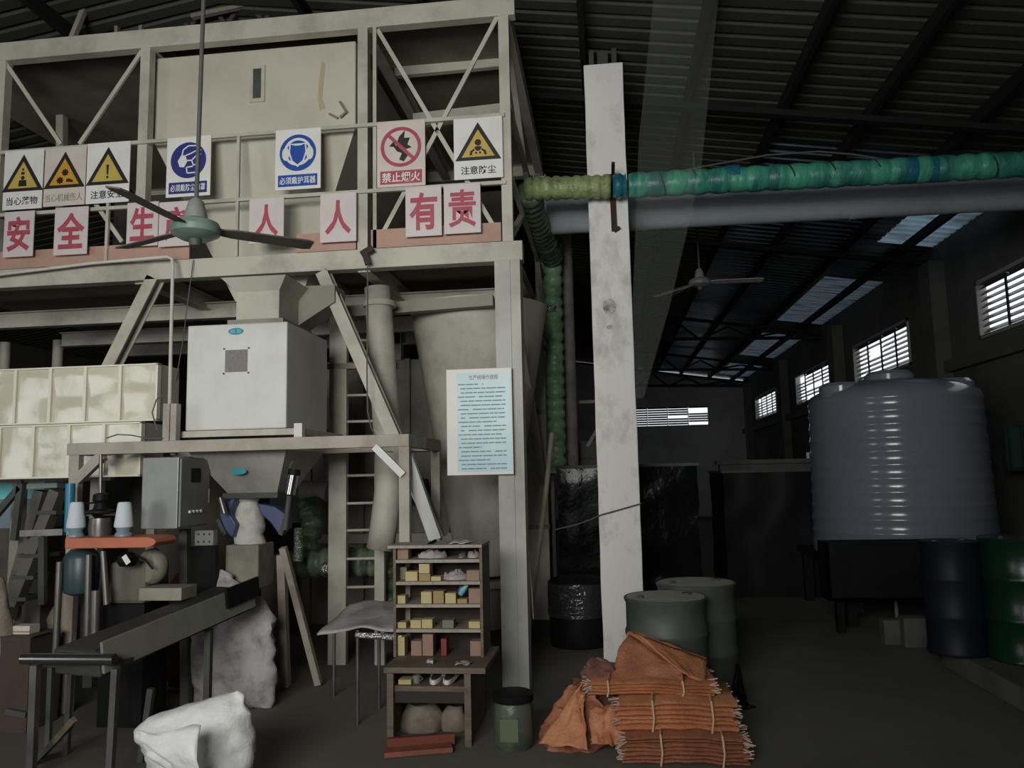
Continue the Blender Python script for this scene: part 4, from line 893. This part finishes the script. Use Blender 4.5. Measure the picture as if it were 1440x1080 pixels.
MB().lathe((-4.2, 7.6, 0), [(.5, 0), (.55, .2), (.55, 1.6), (.4, 1.9), (.15, 2.1)], 32).build('vessel_shell', SHADE, r, smooth=True)
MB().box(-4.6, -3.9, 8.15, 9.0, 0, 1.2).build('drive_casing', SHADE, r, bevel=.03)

# film-topped work table left of the shelf
r = thing('folding_table', 'small film covered folding table left of the wooden shelf', 'table', PZ(500, 985))
YT = 5.55
def tabfn(u, v):
    f0 = Vector(PY(446, 886, 5.2)); f1 = Vector(PY(575, 886, 5.2)); b0 = Vector(PY(492, 845, 6.0)); b1 = Vector(PY(590, 845, 6.0))
    p = f0.lerp(f1, u).lerp(b0.lerp(b1, u), v); p.z += .03*noise.noise(Vector((u*3, v*3, 4)))-.06*max(0, .25-u)*2; return p
MB().sheet(tabfn, 24, 16).build('table_top', M('film_covered_board', (182, 172, 172), .3, 0, (122, 112, 112), 4, .7, .4, 14), r, smooth=True, thick=.012)
m = MB(); m.tube(*bulge([PY(500, 893, 5.18), PY(570, 897, 5.18)], .02, .04, 4), n=10); m.build('film_edge', FOIL, r, smooth=60)
for x0, y0, x1, y1, Y in ((503, 886, 500, 990, 5.25), (533, 886, 533, 960, 5.6), (470, 880, 470, 940, 5.9)):
    q = PY(x0, y0, Y); MB().tube([(q.x, Y, q.z), (q.x, Y, 0)], .012, 10).build('leg', STEEL, r, smooth=True)

# ================================================================== WOODEN SHELF AND CABINET
YU = 5.12; UD = .3; YLo = 4.86
ux0, ux1 = PY(553, 850, YU).x, PY(679, 850, YU).x
zt_low = PY(610, 922, YU).z
lo_ = thing('wooden_cabinet', 'weathered wooden cabinet base standing under the small shelf', 'cabinet', ((ux0+ux1)/2, YLo+.25, 0))
lx0, lx1 = PY(544, 980, YLo).x, PY(661, 980, YLo).x; ztop = PY(605, 938, YLo).z
MB().box(lx0-.015, lx1+.1, YLo-.02, YLo+.6, ztop-.035, ztop).build('top', WOOD, lo_, bevel=.004)
for x in (lx0, lx1-.035): MB().box(x, x+.04, YLo, YLo+.04, 0, ztop-.035).build('post', WOOD, lo_)
MB().box(lx1-.02, lx1+.0, YLo+.04, YLo+.56, 0.02, ztop-.035).build('side_panel', WOOD, lo_)
MB().box(lx0, lx0+.02, YLo+.04, YLo+.56, 0.02, ztop-.035).build('side_panel', WOOD, lo_)
MB().box(lx0, lx1, YLo+.56, YLo+.58, 0.02, ztop-.035).build('back_panel', WOODD, lo_)
zsh = PY(605, 967, YLo).z; MB().box(lx0+.02, lx1-.02, YLo+.03, YLo+.55, zsh-.03, zsh).build('shelf', WOOD, lo_)
MB().box(lx0+.04, lx1-.04, YLo+.035, YLo+.055, zsh-.1, zsh-.03).build('apron', WOODD, lo_)
up = thing('wooden_shelf', 'open wooden shelf unit full of small cartons standing on the cabinet', 'shelf', ((ux0+ux1)/2, YU+.15, ztop))
zs_ = [PY(615, y, YU).z for y in (822, 853, 887)]; z785 = PY(615, 787, YU).z
ztp = PY(615, 766, YU).z
MB().box(ux0-.03, ux1+.004, YU-.03, YU+UD+.03, ztp-.02, ztp).build('top_board', WOODL, up, bevel=.003)
for x in (ux0, ux1-.018): MB().box(x, x+.018, YU, YU+UD, ztop, ztp-.02).build('side_panel', WOOD, up)
MB().box(ux0, ux1, YU+UD, YU+UD+.01, ztop, ztp-.02).build('back_panel', WOODD, up)
shelves = []
for y in (787, 818, 850, 885):
    z = PY(615, y, YU).z; shelves.append(z); MB().box(ux0+.018, ux1-.018, YU+.002, YU+UD, z-.02, z).build('shelf', WOODL, up)
shelves.append(ztop)
BXN = ['top', 'second', 'third', 'fourth', 'lowest']
def item(px, row, mat, label, kind='carton', cat='box', dy=.03, dep=.09, grp='cartons and oddments on the wooden shelf', lift=0):
    z0_ = shelves[row]+lift; a = PY(px[0], (px[1]+px[3])/2, YU+dy).x; b = PY(px[2], (px[1]+px[3])/2, YU+dy).x; hh = (px[3]-px[1])*(YU+dy)/F
    a = max(a, ux0+.02); b = min(b, ux1-.02)
    r = thing(kind, label, cat, ((a+b)/2, YU+dy, z0_), grp)
    MB().box(a, b, YU+dy, YU+dy+dep, z0_+.0005, z0_+hh).build('carton_body', mat, r, bevel=.003)
    MB().box(a+.001, b-.001, YU+dy-.001, YU+dy+dep*.6, z0_+hh*.78, z0_+hh+.001).build('lid_flap', mat, r)
    return r
def rag(px, row, label, dy=.05, mat=CLOTH):
    z0_ = shelves[row]; a = PY(px[0], px[3], YU+dy).x; b = PY(px[2], px[3], YU+dy).x; hh = (px[3]-px[1])*(YU+dy)/F; m = MB(); cx = (a+b)/2; n = 22
    rings = []
    for i in range(6):
        t_ = i/5; k = math.cos(t_*1.45); rings.append([Vector((cx+(b-a)/2*k*math.cos(2*math.pi*j/n), YU+dy+.07+.07*k*math.sin(2*math.pi*j/n), z0_+.003+hh*.8*math.sin(t_*1.5)))+Vector((0, 0, 1))*(.55*hh*noise.noise(Vector((j*.8, i*1.3, a*9))) if i else 0) for j in range(n)])
    m.loft(rings); return tag(m.build('rag', mat, smooth=60), label, 'rag', 'cartons and oddments on the wooden shelf')
item((558, 771, 574, 786), 0, CARTP, 'pinkish brown carton at left end of the top shelf')
rag((584, 774, 626, 786), 0, 'flat pale rag in the middle of the top shelf')
rag((642, 779, 654, 786), 0, 'small dark crumpled paper on top shelf left of pale bundle', mat=CARTG)
rag((655, 776, 674, 786), 0, 'pale cloth bundle at right end of top shelf')
item((559, 800, 572, 817), 1, CARTG, 'grey carton at left end of the second shelf', dy=.1)
item((570, 804, 587, 817), 1, CARTY, 'yellow carton in front of grey carton on second shelf')
k1 = item((589, 807, 605, 817), 1, CARTT, 'tan carton under a yellow one on the second shelf')
item((589, 794, 604, 807), 1, CARTY, 'yellow carton stacked on a tan carton on second shelf', lift=10*(YU+.03)/F+.002)
item((606, 811, 620, 817), 1, CARTY, 'flat yellow carton beside the stacked pair on second shelf')
rag((620, 806, 657, 818), 1, 'crumpled white cloth right of flat carton on second shelf')
item((656, 803, 674, 817), 1, CARTP, 'pinkish carton at right end of the second shelf')
item((554, 838, 570, 849), 2, CARTY, 'yellow carton alone at left end of third shelf')
item((592, 833, 607, 849), 2, CARTY, 'yellow carton left of the striped tan one on third shelf')
item((609, 832, 624, 849), 2, CARTT, 'tan striped carton in middle of third shelf')
item((626, 835, 641, 849), 2, CARTY, 'yellow carton right of striped tan one on third shelf')
item((643, 843, 657, 849), 2, CARTT, 'low orange tan carton under blue bottle on third shelf')
item((659, 829, 677, 849), 2, CARTP, 'large pinkish carton at right end of third shelf')
r = thing('spray_bottle', 'pale blue spray bottle lying on low carton of third shelf', 'bottle', PY(650, 841, YU+.05), 'cartons and oddments on the wooden shelf')
z0_ = shelves[2]+6*(YU+.03)/F+.002; q = PY(647, 842, YU+.07); e = PY(658, 825, YU+.07)
MB().tube([(q.x, YU+.07, z0_+.02), (lerp(q.x, e.x, .35), YU+.07, z0_+.05), (e.x, YU+.07, z0_+.085)], [.016, .022, .01], 14).build('bottle_body', CYAN, r, smooth=True)
MB().tube([(q.x-.012, YU+.09, z0_+.03), (q.x+.01, YU+.09, z0_+.075)], .02, 10).build('dark_nozzle', M('dark_blue_plastic', (30, 44, 60), .5), r, smooth=True)
item((558, 877, 571, 885), 3, CARTY, 'low yellow carton at left end of fourth shelf')
item((577, 874, 592, 885), 3, CARTY, 'yellow carton left of its twin on fourth shelf')
item((593, 873, 608, 885), 3, CARTY, 'yellow carton above the tallest tan carton, on fourth shelf')
item((622, 874, 638, 885), 3, CARTG, 'grey carton in middle of fourth shelf')
item((659, 876, 675, 885), 3, CARTY, 'yellow carton at right end of fourth shelf')
item((555, 892, 569, 917), 4, CARTY, 'tall yellow carton at left on the cabinet top')
item((578, 899, 593, 919), 4, CARTP, 'short tan carton beside the tallest one on cabinet top')
item((594, 890, 609, 919), 4, CARTP, 'tallest tan carton on cabinet top under fourth shelf')
item((620, 894, 628, 917), 4, REDB, 'narrow dark red box on cabinet top')
item((661, 898, 676, 918), 4, CARTP, 'tan carton at right end of the cabinet top')
# things on and in the cabinet
def low(px, mat, label, dy=.06, dep=.1, name='carton', cat='box'):
    a, b, c, d = rect(*px, YLo+dy); r = thing(name, label, cat, ((a+b)/2, YLo+dy, zsh)); MB().box(a, b, YLo+dy, YLo+dy+dep, zsh+.0005, zsh+(d-c)).build('carton_body', mat, r, bevel=.003); MB().box(a+.002, b-.002, YLo+dy-.001, YLo+dy, zsh+(d-c)*.7, zsh+(d-c)*.8).build('tape', CARTT, r); return r
low((560, 960, 578, 967), CARTY, 'flat yellow carton inside the cabinet shelf at left')
r = thing('metal_cup', 'small grey cup inside the cabinet beside the slippers', 'cup', PY(586, 965, YLo+.1))
q = PY(586, 965, YLo+.1); MB().lathe((q.x, YLo+.1, zsh+.001), [(.02, 0), (.026, .05), (.023, .05), (.018, .006)], 20).build('cup_body', GREYP, r, smooth=True); MB().tube([(q.x+.024, YLo+.1, zsh+.04), (q.x+.04, YLo+.1, zsh+.03), (q.x+.022, YLo+.1, zsh+.012)], .003, 6).build('handle', GREYP, r)
for xc, lab in ((609, 'white slipper on the left of the pair inside cabinet'), (628, 'white slipper on the right of the pair inside cabinet')):
    q = PY(xc, 960, YLo+.05); r = thing('slipper', lab, 'slipper', (q.x, YLo+.15, zsh), 'pair of slippers inside the cabinet')
    out = [(math.cos(k*.314)*.036*(1-.15*math.cos(k*.314*1)), math.sin(k*.314)*.11) for k in range(20)]
    m = MB(); m.loft([[Vector((q.x+u, YLo+.16+v, zsh+h)) for u, v in out] for h in (.001, .028)]); m.build('sole', SLIP, r, bevel=.004)
    m = MB(); m.sheet(lambda u, v: Vector((q.x+.036*math.cos(math.pi*u), YLo+.16+lerp(.0, .09, v), zsh+.026+.045*math.sin(math.pi*u))), 14, 5); m.build('strap', SLIP, r, smooth=True, thick=.006)
    m = MB(); m.loft([[Vector((q.x+u*.8, YLo+.16+v*.85, zsh+h)) for u, v in out] for h in (.0285, .031)]); m.build('insole', DGREY, r)
tag(MB().bar((lx1-.13, YLo+.08, zsh+.012), (lx1-.06, YLo+.2, zsh+.09), .02, .02).build('wood_offcut', WOOD), 'slanting wood offcut inside the cabinet at right of slippers', 'wood')
for prof, Y, sd, lab in (([(988, 572, 612), (1000, 566, 622), (1015, 564, 626), (1030, 566, 624), (1046, 570, 620)], YLo+.3, 31, 'grey crumpled sack in lower cabinet at left'),
                        ([(992, 630, 650), (1004, 622, 655), (1020, 620, 656), (1035, 622, 656), (1046, 626, 654)], YLo+.3, 32, 'grey crumpled sack in lower cabinet at right')):
    tag(sack(prof, Y, .7, sd, .02, 24, 8).build('crumpled_sack', SACKG, smooth=60), lab, 'sack')
q = PZ(588, 1060); r = thing('orange_board', 'orange plastic board lying on floor before the cabinet', 'board', q)
a = PZ(540, 1064); b = PZ(636, 1056); MB().bar(a+Vector((0, 0, .02)), b+Vector((0, 0, .02)), .1, .03, (0, 0, 1)).build('board', M('dull_orange_board', (142, 84, 64), .7, 0, (96, 66, 54), 6, .7), r, bevel=.004)
MB().bar(a+Vector((0, .07, .05)), b+Vector((0, .07, .05)), .03, .06, (0, 0, 1)).build('upstand', M('dark_orange_board', (116, 58, 42), .7), r)
# little objects on the cabinet's and shelf's tops
tag(MB().box(PY(600, 933, YLo+.06).x, PY(609, 933, YLo+.06).x, YLo+.06, YLo+.1, ztop+.001, ztop+.03).build('foil_scrap', FOIL, bevel=.004), 'bright foil scrap on the cabinet top edge', 'scrap')
m = MB(); q = PY(650, 930, YLo+.05); m.sheet(lambda u, v: Vector((q.x+.09*u-.04, YLo+.02+.1*v, ztop+.004+.012*abs(math.sin(u*4+v*3)))), 8, 8); tag(m.build('plastic_scrap', CLOTH, smooth=True, thick=.002), 'pale crumpled plastic on right of the cabinet top', 'scrap')
m = MB(); q = PY(640, 762, YU+.05); m.sheet(lambda u, v: Vector((q.x-.03+.13*u, YU+.0+.22*v, ztp+.004+.01*math.sin(u*5+v*2)**2)), 8, 8); tag(m.build('paper_sheet', SIGNW, smooth=True, thick=.002), 'white paper lying on the top board of the shelf', 'paper')
tag(MB().bar(PY(602, 766, YU+.04), PY(613, 760, YU+.1), .02, .012).build('steel_file', BLACK), 'dark short tool on the top board beside paper', 'tool')

# ================================================================== TUB BY THE POST
YG = 5.25
tb = PZ(723, 1050); r = thing('plastic_tub', 'greenish tub with dark lid at foot of right platform post', 'tub', tb)
zt2 = PY(723, 972, tb.y).z; R2 = 27*tb.y/F; 
MB().lathe(tb, [(R2*.86, 0), (R2*.95, .02), (R2, .06), (R2, zt2*.72), (R2*.92, zt2*.84)], 36).build('tub_body', BOTTLE, r, smooth=True)
MB().lathe(tb, [(R2*1.0, zt2*.84), (R2*1.03, zt2*.86), (R2*1.03, zt2*.97), (R2*.9, zt2)], 36).build('lid', BLACK, r, smooth=True)
MB().box(tb.x-R2*.55, tb.x+R2*.35, tb.y-R2*1.02, tb.y-R2*.8, zt2*.2, zt2*.6).build('label_patch', M('faded_olive_label', (96, 102, 76), .6), r)

# leaning pole, string
m = MB(); m.tube([PZ(737, 936), PY(768, 690, 6.9), PY(776, 610, 7.2)], .022, 10); tag(m.build('leaning_pole', BEIGED, smooth=True), 'pale thin pole leaning beside the right platform post', 'pole')
cable('pale string dangling beside the leaning pole', [(742, 760), (744, 790), (748, 830), (750, 870)], 6.2, .005, STRAW, 'string', 'string')
cable('thin grey rope tied round the column and black stack', [(780, 745), (810, 738), (832, 730), (845, 724), (870, 717), (902, 708)], 6.99, .006, WIRE, 'rope', 'rope')

# ================================================================== DRUMS
def drum(c, R_, H_, name, label, mat, lid, group=None, rim=True):
    r = thing(name, label, 'drum', c, group); m = MB()
    pr = [(R_*.97, 0), (R_*1.0, .01), (R_*1.0, .03), (R_*.965, .045)]
    for z in (H_*.34, H_*.67): pr += [(R_*.965, z-.03), (R_*1.0, z-.012), (R_*1.0, z+.012), (R_*.965, z+.03)]
    pr += [(R_*.965, H_-.04), (R_*1.0, H_-.025), (R_*1.01, H_-.005), (R_*.99, H_), (R_*.965, H_), (R_*.955, H_-.006), (.02, H_-.005)]
    m.lathe(c, pr, 48); m.build('drum_shell', mat, r, smooth=True)
    MB().lathe(Vector(c)+Vector((0, 0, H_-.0055)), [(R_*.945, 0), (R_*.945, .004), (.02, .005)], 40).build('drum_head', lid, r, smooth=True)
    for u, v, rr in ((.55, .3, .035), (-.6, -.2, .022)): MB().lathe(Vector(c)+Vector((u*R_, v*R_, H_-.001)), [(rr, 0), (rr, .012), (rr*.7, .014)], 16).build('bung', DGREY, r, smooth=True)
    return r
dc = PZ(946, 1004); dc.y += .26
drum(dc, .29, PY(946, 838, dc.y).z, 'steel_drum', 'dusty grey green steel drum in front, against the white column', DRUMG, DRUMT)
d2c = Vector((PY(982, 900, 6.35).x, 6.35, 0))
drum(d2c, .3, PY(982, 818, 6.35).z, 'steel_drum', 'dusty grey steel drum behind the front one at right', DRUMG, DRUMT)
gc = Vector((3.02, 6.05, .16)); drum(Vector((PY(1446, 850, 6.5).x, 6.5, .16)), .3, .9, 'steel_drum', 'dark green glossy drum at right picture edge on kerb', DRUMN, DRUMN)
drum(Vector((PY(1340, 850, 6.75).x, 6.72, .16)), .22, .86, 'plastic_drum', 'dark blue narrow drum between water tank and green drum', DRUMB, DRUMB)
# black rag beside the drums
o = sack([(935, 1034, 1040), (960, 1030, 1046), (985, 1030, 1050), (1000, 1026, 1062), (1014, 1028, 1064)], 5.75, .8, 44, .02, 24, 8).build('plastic_bag', BLACKP, smooth=60)
tag(o, 'black crumpled plastic bag on floor right of the drums', 'bag')

# ================================================================== BLACK WRAPPED STACKS
def wrapped(px, Y, dep, lab, seed, name='wrapped_stack', zb=0.0, mat=BLACKP):
    a, b, c, d = rect(*px, Y); m = MB(); rings = []; n = 12
    for k in range(14):
        z = lerp(zb, d, k/13); ring = []
        pts = [(lerp(a, b, i/n), Y) for i in range(n)]+[(b, lerp(Y, Y+dep, i/n)) for i in range(n)]+[(lerp(b, a, i/n), Y+dep) for i in range(n)]+[(a, lerp(Y+dep, Y, i/n)) for i in range(n)]
        for x, y in pts: p = Vector((x, y, z)); ring.append(p+Vector((1, 1, 0))*noise.noise(p*4+Vector((seed, 0, 0)))*.025+Vector((1, 1, 0))*noise.noise(p*11)*.012)
        rings.append(ring)
    m.loft(rings); r = thing(name, lab, 'stack', ((a+b)/2, Y+dep/2, zb)); m.build('film_cover', mat, r, smooth=50)
    m = MB(); m.box(a-.02, b+.02, Y-.02, Y+dep+.02, d, d+.03); m.build('top_board', DGREY, r); return r
wrapped((786, 657, 985, 850), 8.3, 1.1, 'tall stack wrapped in glossy black film behind white column', 1)
wrapped((1020, 664, 1150, 812), 10.6, 1.3, 'black sheeted stack left of water tank', 5, mat=BLACK)
a, b, c, d = rect(1012, 646, 1160, 664, 12.2)
r = thing('low_partition', 'low grey partition wall with ledge behind the black sheeted stack', 'partition', ((a+b)/2, 12.2, 0)); MB().box(a, b, 12.2, 12.35, 0, d-.06).build('partition_wall', PIL, r); MB().box(a-.05, b+.05, 12.12, 12.4, d-.06, d).build('ledge', PIL, r)
q = PY(1138, 647, 12.15); tag(MB().box(q.x-.02, q.x+.02, 12.2, 12.24, d, d+.09).build('white_cup', SIGNW, bevel=.004), 'tiny white cup standing on the grey partition ledge', 'cup')
r = thing('wrapped_drum', 'dark drum wrapped in shiny clear film left of column foot', 'drum', PZ(816, 925))
cq = Vector((PY(814, 870, 7.75).x, 7.76, 0)); ztq = PY(815, 822, 7.3).z
MB().lathe(cq, [(.27, 0), (.28, .03), (.28, ztq*.5), (.265, ztq*.52), (.28, ztq*.54), (.28, ztq-.02), (.26, ztq)], 40).build('drum_shell', BLACK, r, smooth=True)
fm = MB()
n = 48; rings = []
for k in range(24):
    z = lerp(ztq*.45, ztq*.95, k/23); rings.append([Vector((cq.x+math.cos(2*math.pi*j/n)*(.292+.012*noise.noise(Vector((j*1.3, k*.9, 1)))), cq.y+math.sin(2*math.pi*j/n)*(.292+.012*noise.noise(Vector((j*1.3, k*.9, 1)))), z)) for j in range(n)])
fm.loft(rings, False, False); fm.build('film', CLEARF, r, smooth=60)
# upper structure right behind: low wooden frame left of the column
r = thing('tool_rack', 'dim grey rack with slanting strut behind the column', 'rack', PY(830, 655, 9.8))
for x0, y0, x1, y1 in ((812, 566, 845, 564), (842, 600, 826, 628)): MB().bar(PY(x0, y0, 9.8), PY(x1, y1, 9.8), .04, .04).build('strut', BEIGED, r)
m = MB(); a, b, c, d = rect(812, 620, 845, 645, 9.8); m.box(a, b, 9.8, 10, c, d); m.build('box_top', DGREY, r)
MB().box(a, b, 9.85, 10, 0, c).build('cabinet', SHADE, r)

# ================================================================== WATER TANK
TY = 9.5; tcx = PY(1262, 660, TY).x; TR = 113*TY/F*.98
tz0, tz1 = PY(1262, 783, TY-TR*.6).z, PY(1262, 562, TY).z
r = thing('water_tank', 'large milky blue ribbed plastic water tank by the right wall', 'tank', (tcx, TY, 0))
H_ = tz1-tz0; pr = [(TR*.97, 0), (TR, .02)]; nr = 12
for k in range(nr):
    z = H_*k/nr
    for t_, dd in ((.05, 0), (.35, 0), (.5, .009), (.65, .009), (.8, 0)): pr.append((TR*(1.0-.004*k)+dd, z+.03+t_*(H_-.05)/nr))
pr += [(TR*.955, H_), (TR*.93, H_+.06), (TR*.75, H_+.15), (TR*.5, H_+.2), (.25, H_+.22)]
MB().lathe((tcx, TY, tz0), pr, 72).build('tank_shell', TANK, r, smooth=55)
MB().lathe((tcx-.05, TY-.1, tz0+H_+.17), [(.26, 0), (.26, .1), (.22, .14), (.02, .15)], 32).build('manhole_lid', TANK, r, smooth=True)
for x, y in ((-.62, -.25), (.52, -.3), (0, .6)):
    MB().lathe((tcx+x, TY+y, tz0+H_+.02), [(.24, 0), (.24, .12), (.2, .16), (.02, .17)], 24).build('lifting_boss', TANK, r, smooth=True)
r = thing('tank_stand', 'dark steel stand carrying the milky water tank', 'stand', (tcx, TY, 0))
MB().box(tcx-TR, tcx+TR, TY-TR, TY+TR, tz0-.06, tz0-.001).build('deck', BLACK, r)
for x in (-1, 0, 1):
    for y in (-1, 1): MB().box(tcx+x*TR*.9-.05, tcx+x*TR*.9+.05, TY+y*TR*.9-.05, TY+y*TR*.9+.05, 0, tz0-.06).build('leg', BLACK, r)
yb_ = TY-TR-.35
a, b, c, d = rect(1163, 762, 1340, 845, yb_)
r = thing('black_trough', 'black open trough standing before the water tank', 'trough', ((a+b)/2, yb_, 0))
m = MB(); m.box(a, b, yb_, yb_+.03, c, d); m.box(a, b, yb_+.27, yb_+.3, c, d); m.box(a, a+.03, yb_, yb_+.3, c, d); m.box(b-.03, b, yb_, yb_+.3, c, d); m.box(a, b, yb_, yb_+.3, c, c+.03); m.build('trough_body', BLACK, r)
for x in (a+.1, b-.15): MB().box(x, x+.06, yb_+.1, yb_+.2, 0, c).build('leg', BLACK, r)
for (x0, y0, x1, y1, lab) in ((1247, 874, 1272, 908, 'grey concrete block before the tank, left of the taller pair'), (1276, 872, 1308, 912, 'lighter concrete block before the tank, beside the kerb end'), (1186, 836, 1214, 862, 'small grey concrete block in shadow under the black trough')):
    q = PZ((x0+x1)/2, y1); w_ = (x1-x0)*q.y/F; h_ = (y1-y0)*q.y/F*.95; m = MB(); m.box(q.x-w_/2, q.x+w_/2, q.y, q.y+w_*.8, 0, h_)
    tag(m.build('concrete_block', CONC, bevel=.012), lab, 'block', 'concrete blocks before the tank')
q = PZ(1259, 873); 
r = thing('stand_pipe', 'thin grey valve post between the concrete blocks', 'pipe', q); MB().tube([q+Vector((0, -.06, 0)), q+Vector((0, -.06, .33))], .02, 10).build('post', GREYP, r, smooth=True); MB().bar(q+Vector((-.13, -.06, .33)), q+Vector((.2, -.06, .33)), .03, .03).build('handle_bar', GREYP, r)
r = thing('hanging_rag', 'dark teal rag hanging on bar of dark doorway at right edge', 'rag', PX(1423, 660, WX-.3))
m = MB(); q0 = PX(1410, 600, WX-.3); q1 = PX(1434, 600, WX-.3); q2 = PX(1423, 662, WX-.3)
m.sheet(lambda u, v: Vector((WX-.3+.04*math.sin(u*9), lerp(q0.y, q1.y, u), lerp(q0.z, q2.z, v))), 14, 8); m.build('cloth', M('dark_teal_cloth', (30, 66, 56), .8, 0, (20, 44, 38), 6, .6), r, smooth=True, thick=.01)

# ================================================================== ORANGE SACKS
def bundle(px_front, Y, dep, lab, seed, layers, mat, ties=(.3, .8), skew=.03, zb=None):
    a, b, c, d = rect(*px_front, Y); c = max(c, 0) if zb is None else zb; random.seed(seed)
    r = thing('sack_bundle', lab, 'bundle', ((a+b)/2, Y+dep/2, c), 'tied bundles of orange woven sacks'); m = MB(); h = (d-c)/layers
    for k in range(layers):
        oa, ob, oy = random.uniform(-.015, .015), random.uniform(-.02, .02), random.uniform(-.012, .012); z0_ = c+h*k; s = skew*k/layers; nn = 16; rings = []
        for i in range(nn+1):
            t_ = i/nn; x = lerp(a+oa+s*0, b+ob, t_); dz = .006*noise.noise(Vector((t_*5, k*.7, seed)))+.012*math.sin(t_*math.pi); pin = min(abs(t_-q) for q in ties); dz -= .006*math.exp(-(pin*16)**2); dy = .008*noise.noise(Vector((t_*7, k*2.1, seed+4)))
            yy = Y+oy+dy+s*.4
            rings.append([Vector((x, yy+.004, z0_+dz)), Vector((x, yy-.008, z0_+h*.5+dz)), Vector((x, yy+.004, z0_+h*.94+dz)), Vector((x, yy+dep, z0_+h*.94+dz)), Vector((x, yy+dep+.01, z0_+h*.5+dz)), Vector((x, yy+dep, z0_+dz))])
        m.loft(rings)
    m.v = [Vector((p.x, p.y, max(p.z, .003))) for p in m.v]
    m.build('folded_sacks', mat, r, smooth=50)
    for q in ties:
        x = lerp(a, b, q); m = MB(); e = .012
        m.tube([(x, Y-e-.012, max(c, .004)), (x+.01, Y-e-.016, (c+d)/2), (x+.004, Y-e, d+.016), (x+.02, Y+dep/2, d+.024), (x+.01, Y+dep+e, d+.012), (x, Y+dep+e, c+.01)], .006, 8); m.build('tie_string', STRAW, r, smooth=True)
    for side_, x in ((-1, a), (1, b)):
        m = MB()
        for k in range(70):
            z0_ = random.uniform(max(c, .01)+.01, d); y = Y+random.uniform(-.01, dep); p = Vector((x-side_*.02, y, z0_)); q = p+Vector((side_*random.uniform(.03, .07), random.uniform(-.03, .01), random.uniform(-.03, .02))); q.z = max(q.z, .004)
            m.bar(p, q, .007, .003)
        m.build('frayed_edge', FRAY, r)
    return d
b0 = bundle((878, 1038, 1052, 1120), 4.62, .5, 'lowest orange sack bundle at front of the pile', 1, 7, ORANGE2)
b1 = bundle((868, 990, 1034, 1040), 4.72, .5, 'middle orange sack bundle tied with straw string', 2, 6, ORANGE, zb=b0+.004)
b2 = bundle((828, 962, 1004, 988), 4.86, .42, 'top orange sack bundle rolled and lying askew', 3, 4, ORANGE, ties=(.15, .75), zb=b1+.004)
def cloth(corners, nu, nv, seed, amp, name, mat, lab, thick=.008, par=None, sag=0.):
    c00, c10, c11, c01 = corners
    def fn(u, v):
        p = c00.lerp(c10, u).lerp(c01.lerp(c11, u), v); p = p+wob((u*2.2, v*2.2, seed), 1.2, amp, seed)+wob((u*6, v*6, seed), 1., amp*.45, seed+2)
        p.y -= sag*math.sin(u*math.pi)*math.sin(v*math.pi); p.z = max(p.z, .012); return p
    m = MB(); m.sheet(fn, nu, nv); o = m.build(name, mat, par, smooth=70, thick=thick)
    if lab: tag(o, lab, 'sack', 'loose orange sacks on the pile')
    return o
r = thing('loose_sack', 'loose orange sack propped against the front drum on top of pile', 'sack', PY(930, 960, 5.2), 'loose orange sacks on the pile')
cloth([PY(860, 968, 4.98), PY(994, 970, 4.98), PY(994, 926, 5.2), PY(884, 887, 5.24)], 22, 14, 3, .035, 'back_layer', ORANGE, None, par=r)
cloth([PY(850, 972, 4.9), PY(962, 972, 4.88), PY(958, 942, 4.98), PY(884, 890, 5.18)], 22, 14, 9, .03, 'front_layer', ORANGE2, None, par=r)
cloth([PY(958, 946, 4.94), PY(992, 962, 4.94), PY(994, 928, 5.16), PY(890, 890, 5.2)], 18, 8, 12, .015, 'folded_hem', ORANGE, None, par=r)
o = sack([(924, 832, 846), (930, 818, 862), (945, 814, 872), (962, 816, 876), (985, 812, 872), (1010, 812, 868), (1040, 808, 870)], 5.05, .5, 51, .03, 36, 6, .03).build('loose_sack', BROWNS, smooth=50)
tag(o, 'brown red crumpled sack heaped between orange bundles and drum', 'sack', 'loose orange sacks on the pile')
r = thing('loose_sack', 'loose orange sack spread on floor at left of pile', 'sack', PZ(800, 1055), 'loose orange sacks on the pile')
o = sack([(957, 808, 828), (970, 795, 840), (990, 780, 856), (1012, 768, 866), (1035, 758, 868), (1052, 756, 862), (1060, 760, 850)], 4.9, .5, 61, .045, 44, 5, .045); o.build('crumpled_body', ORANGE2, r, smooth=45)
cloth([PY(757, 1046, 4.72), PY(826, 1056, 4.62), PY(822, 990, 4.8), PY(818, 958, 4.86)], 18, 14, 15, .02, 'front_flap', ORANGE, None, par=r)
o = sack([(992, 836, 868), (1008, 828, 876), (1028, 826, 880), (1044, 830, 884)], 4.76, .5, 71, .03, 32, 8, .03).build('crumpled_sack', ORANGE, smooth=50)
tag(o, 'crumpled orange sack wedged at frayed left end of bundles', 'sack', 'loose orange sacks on the pile')
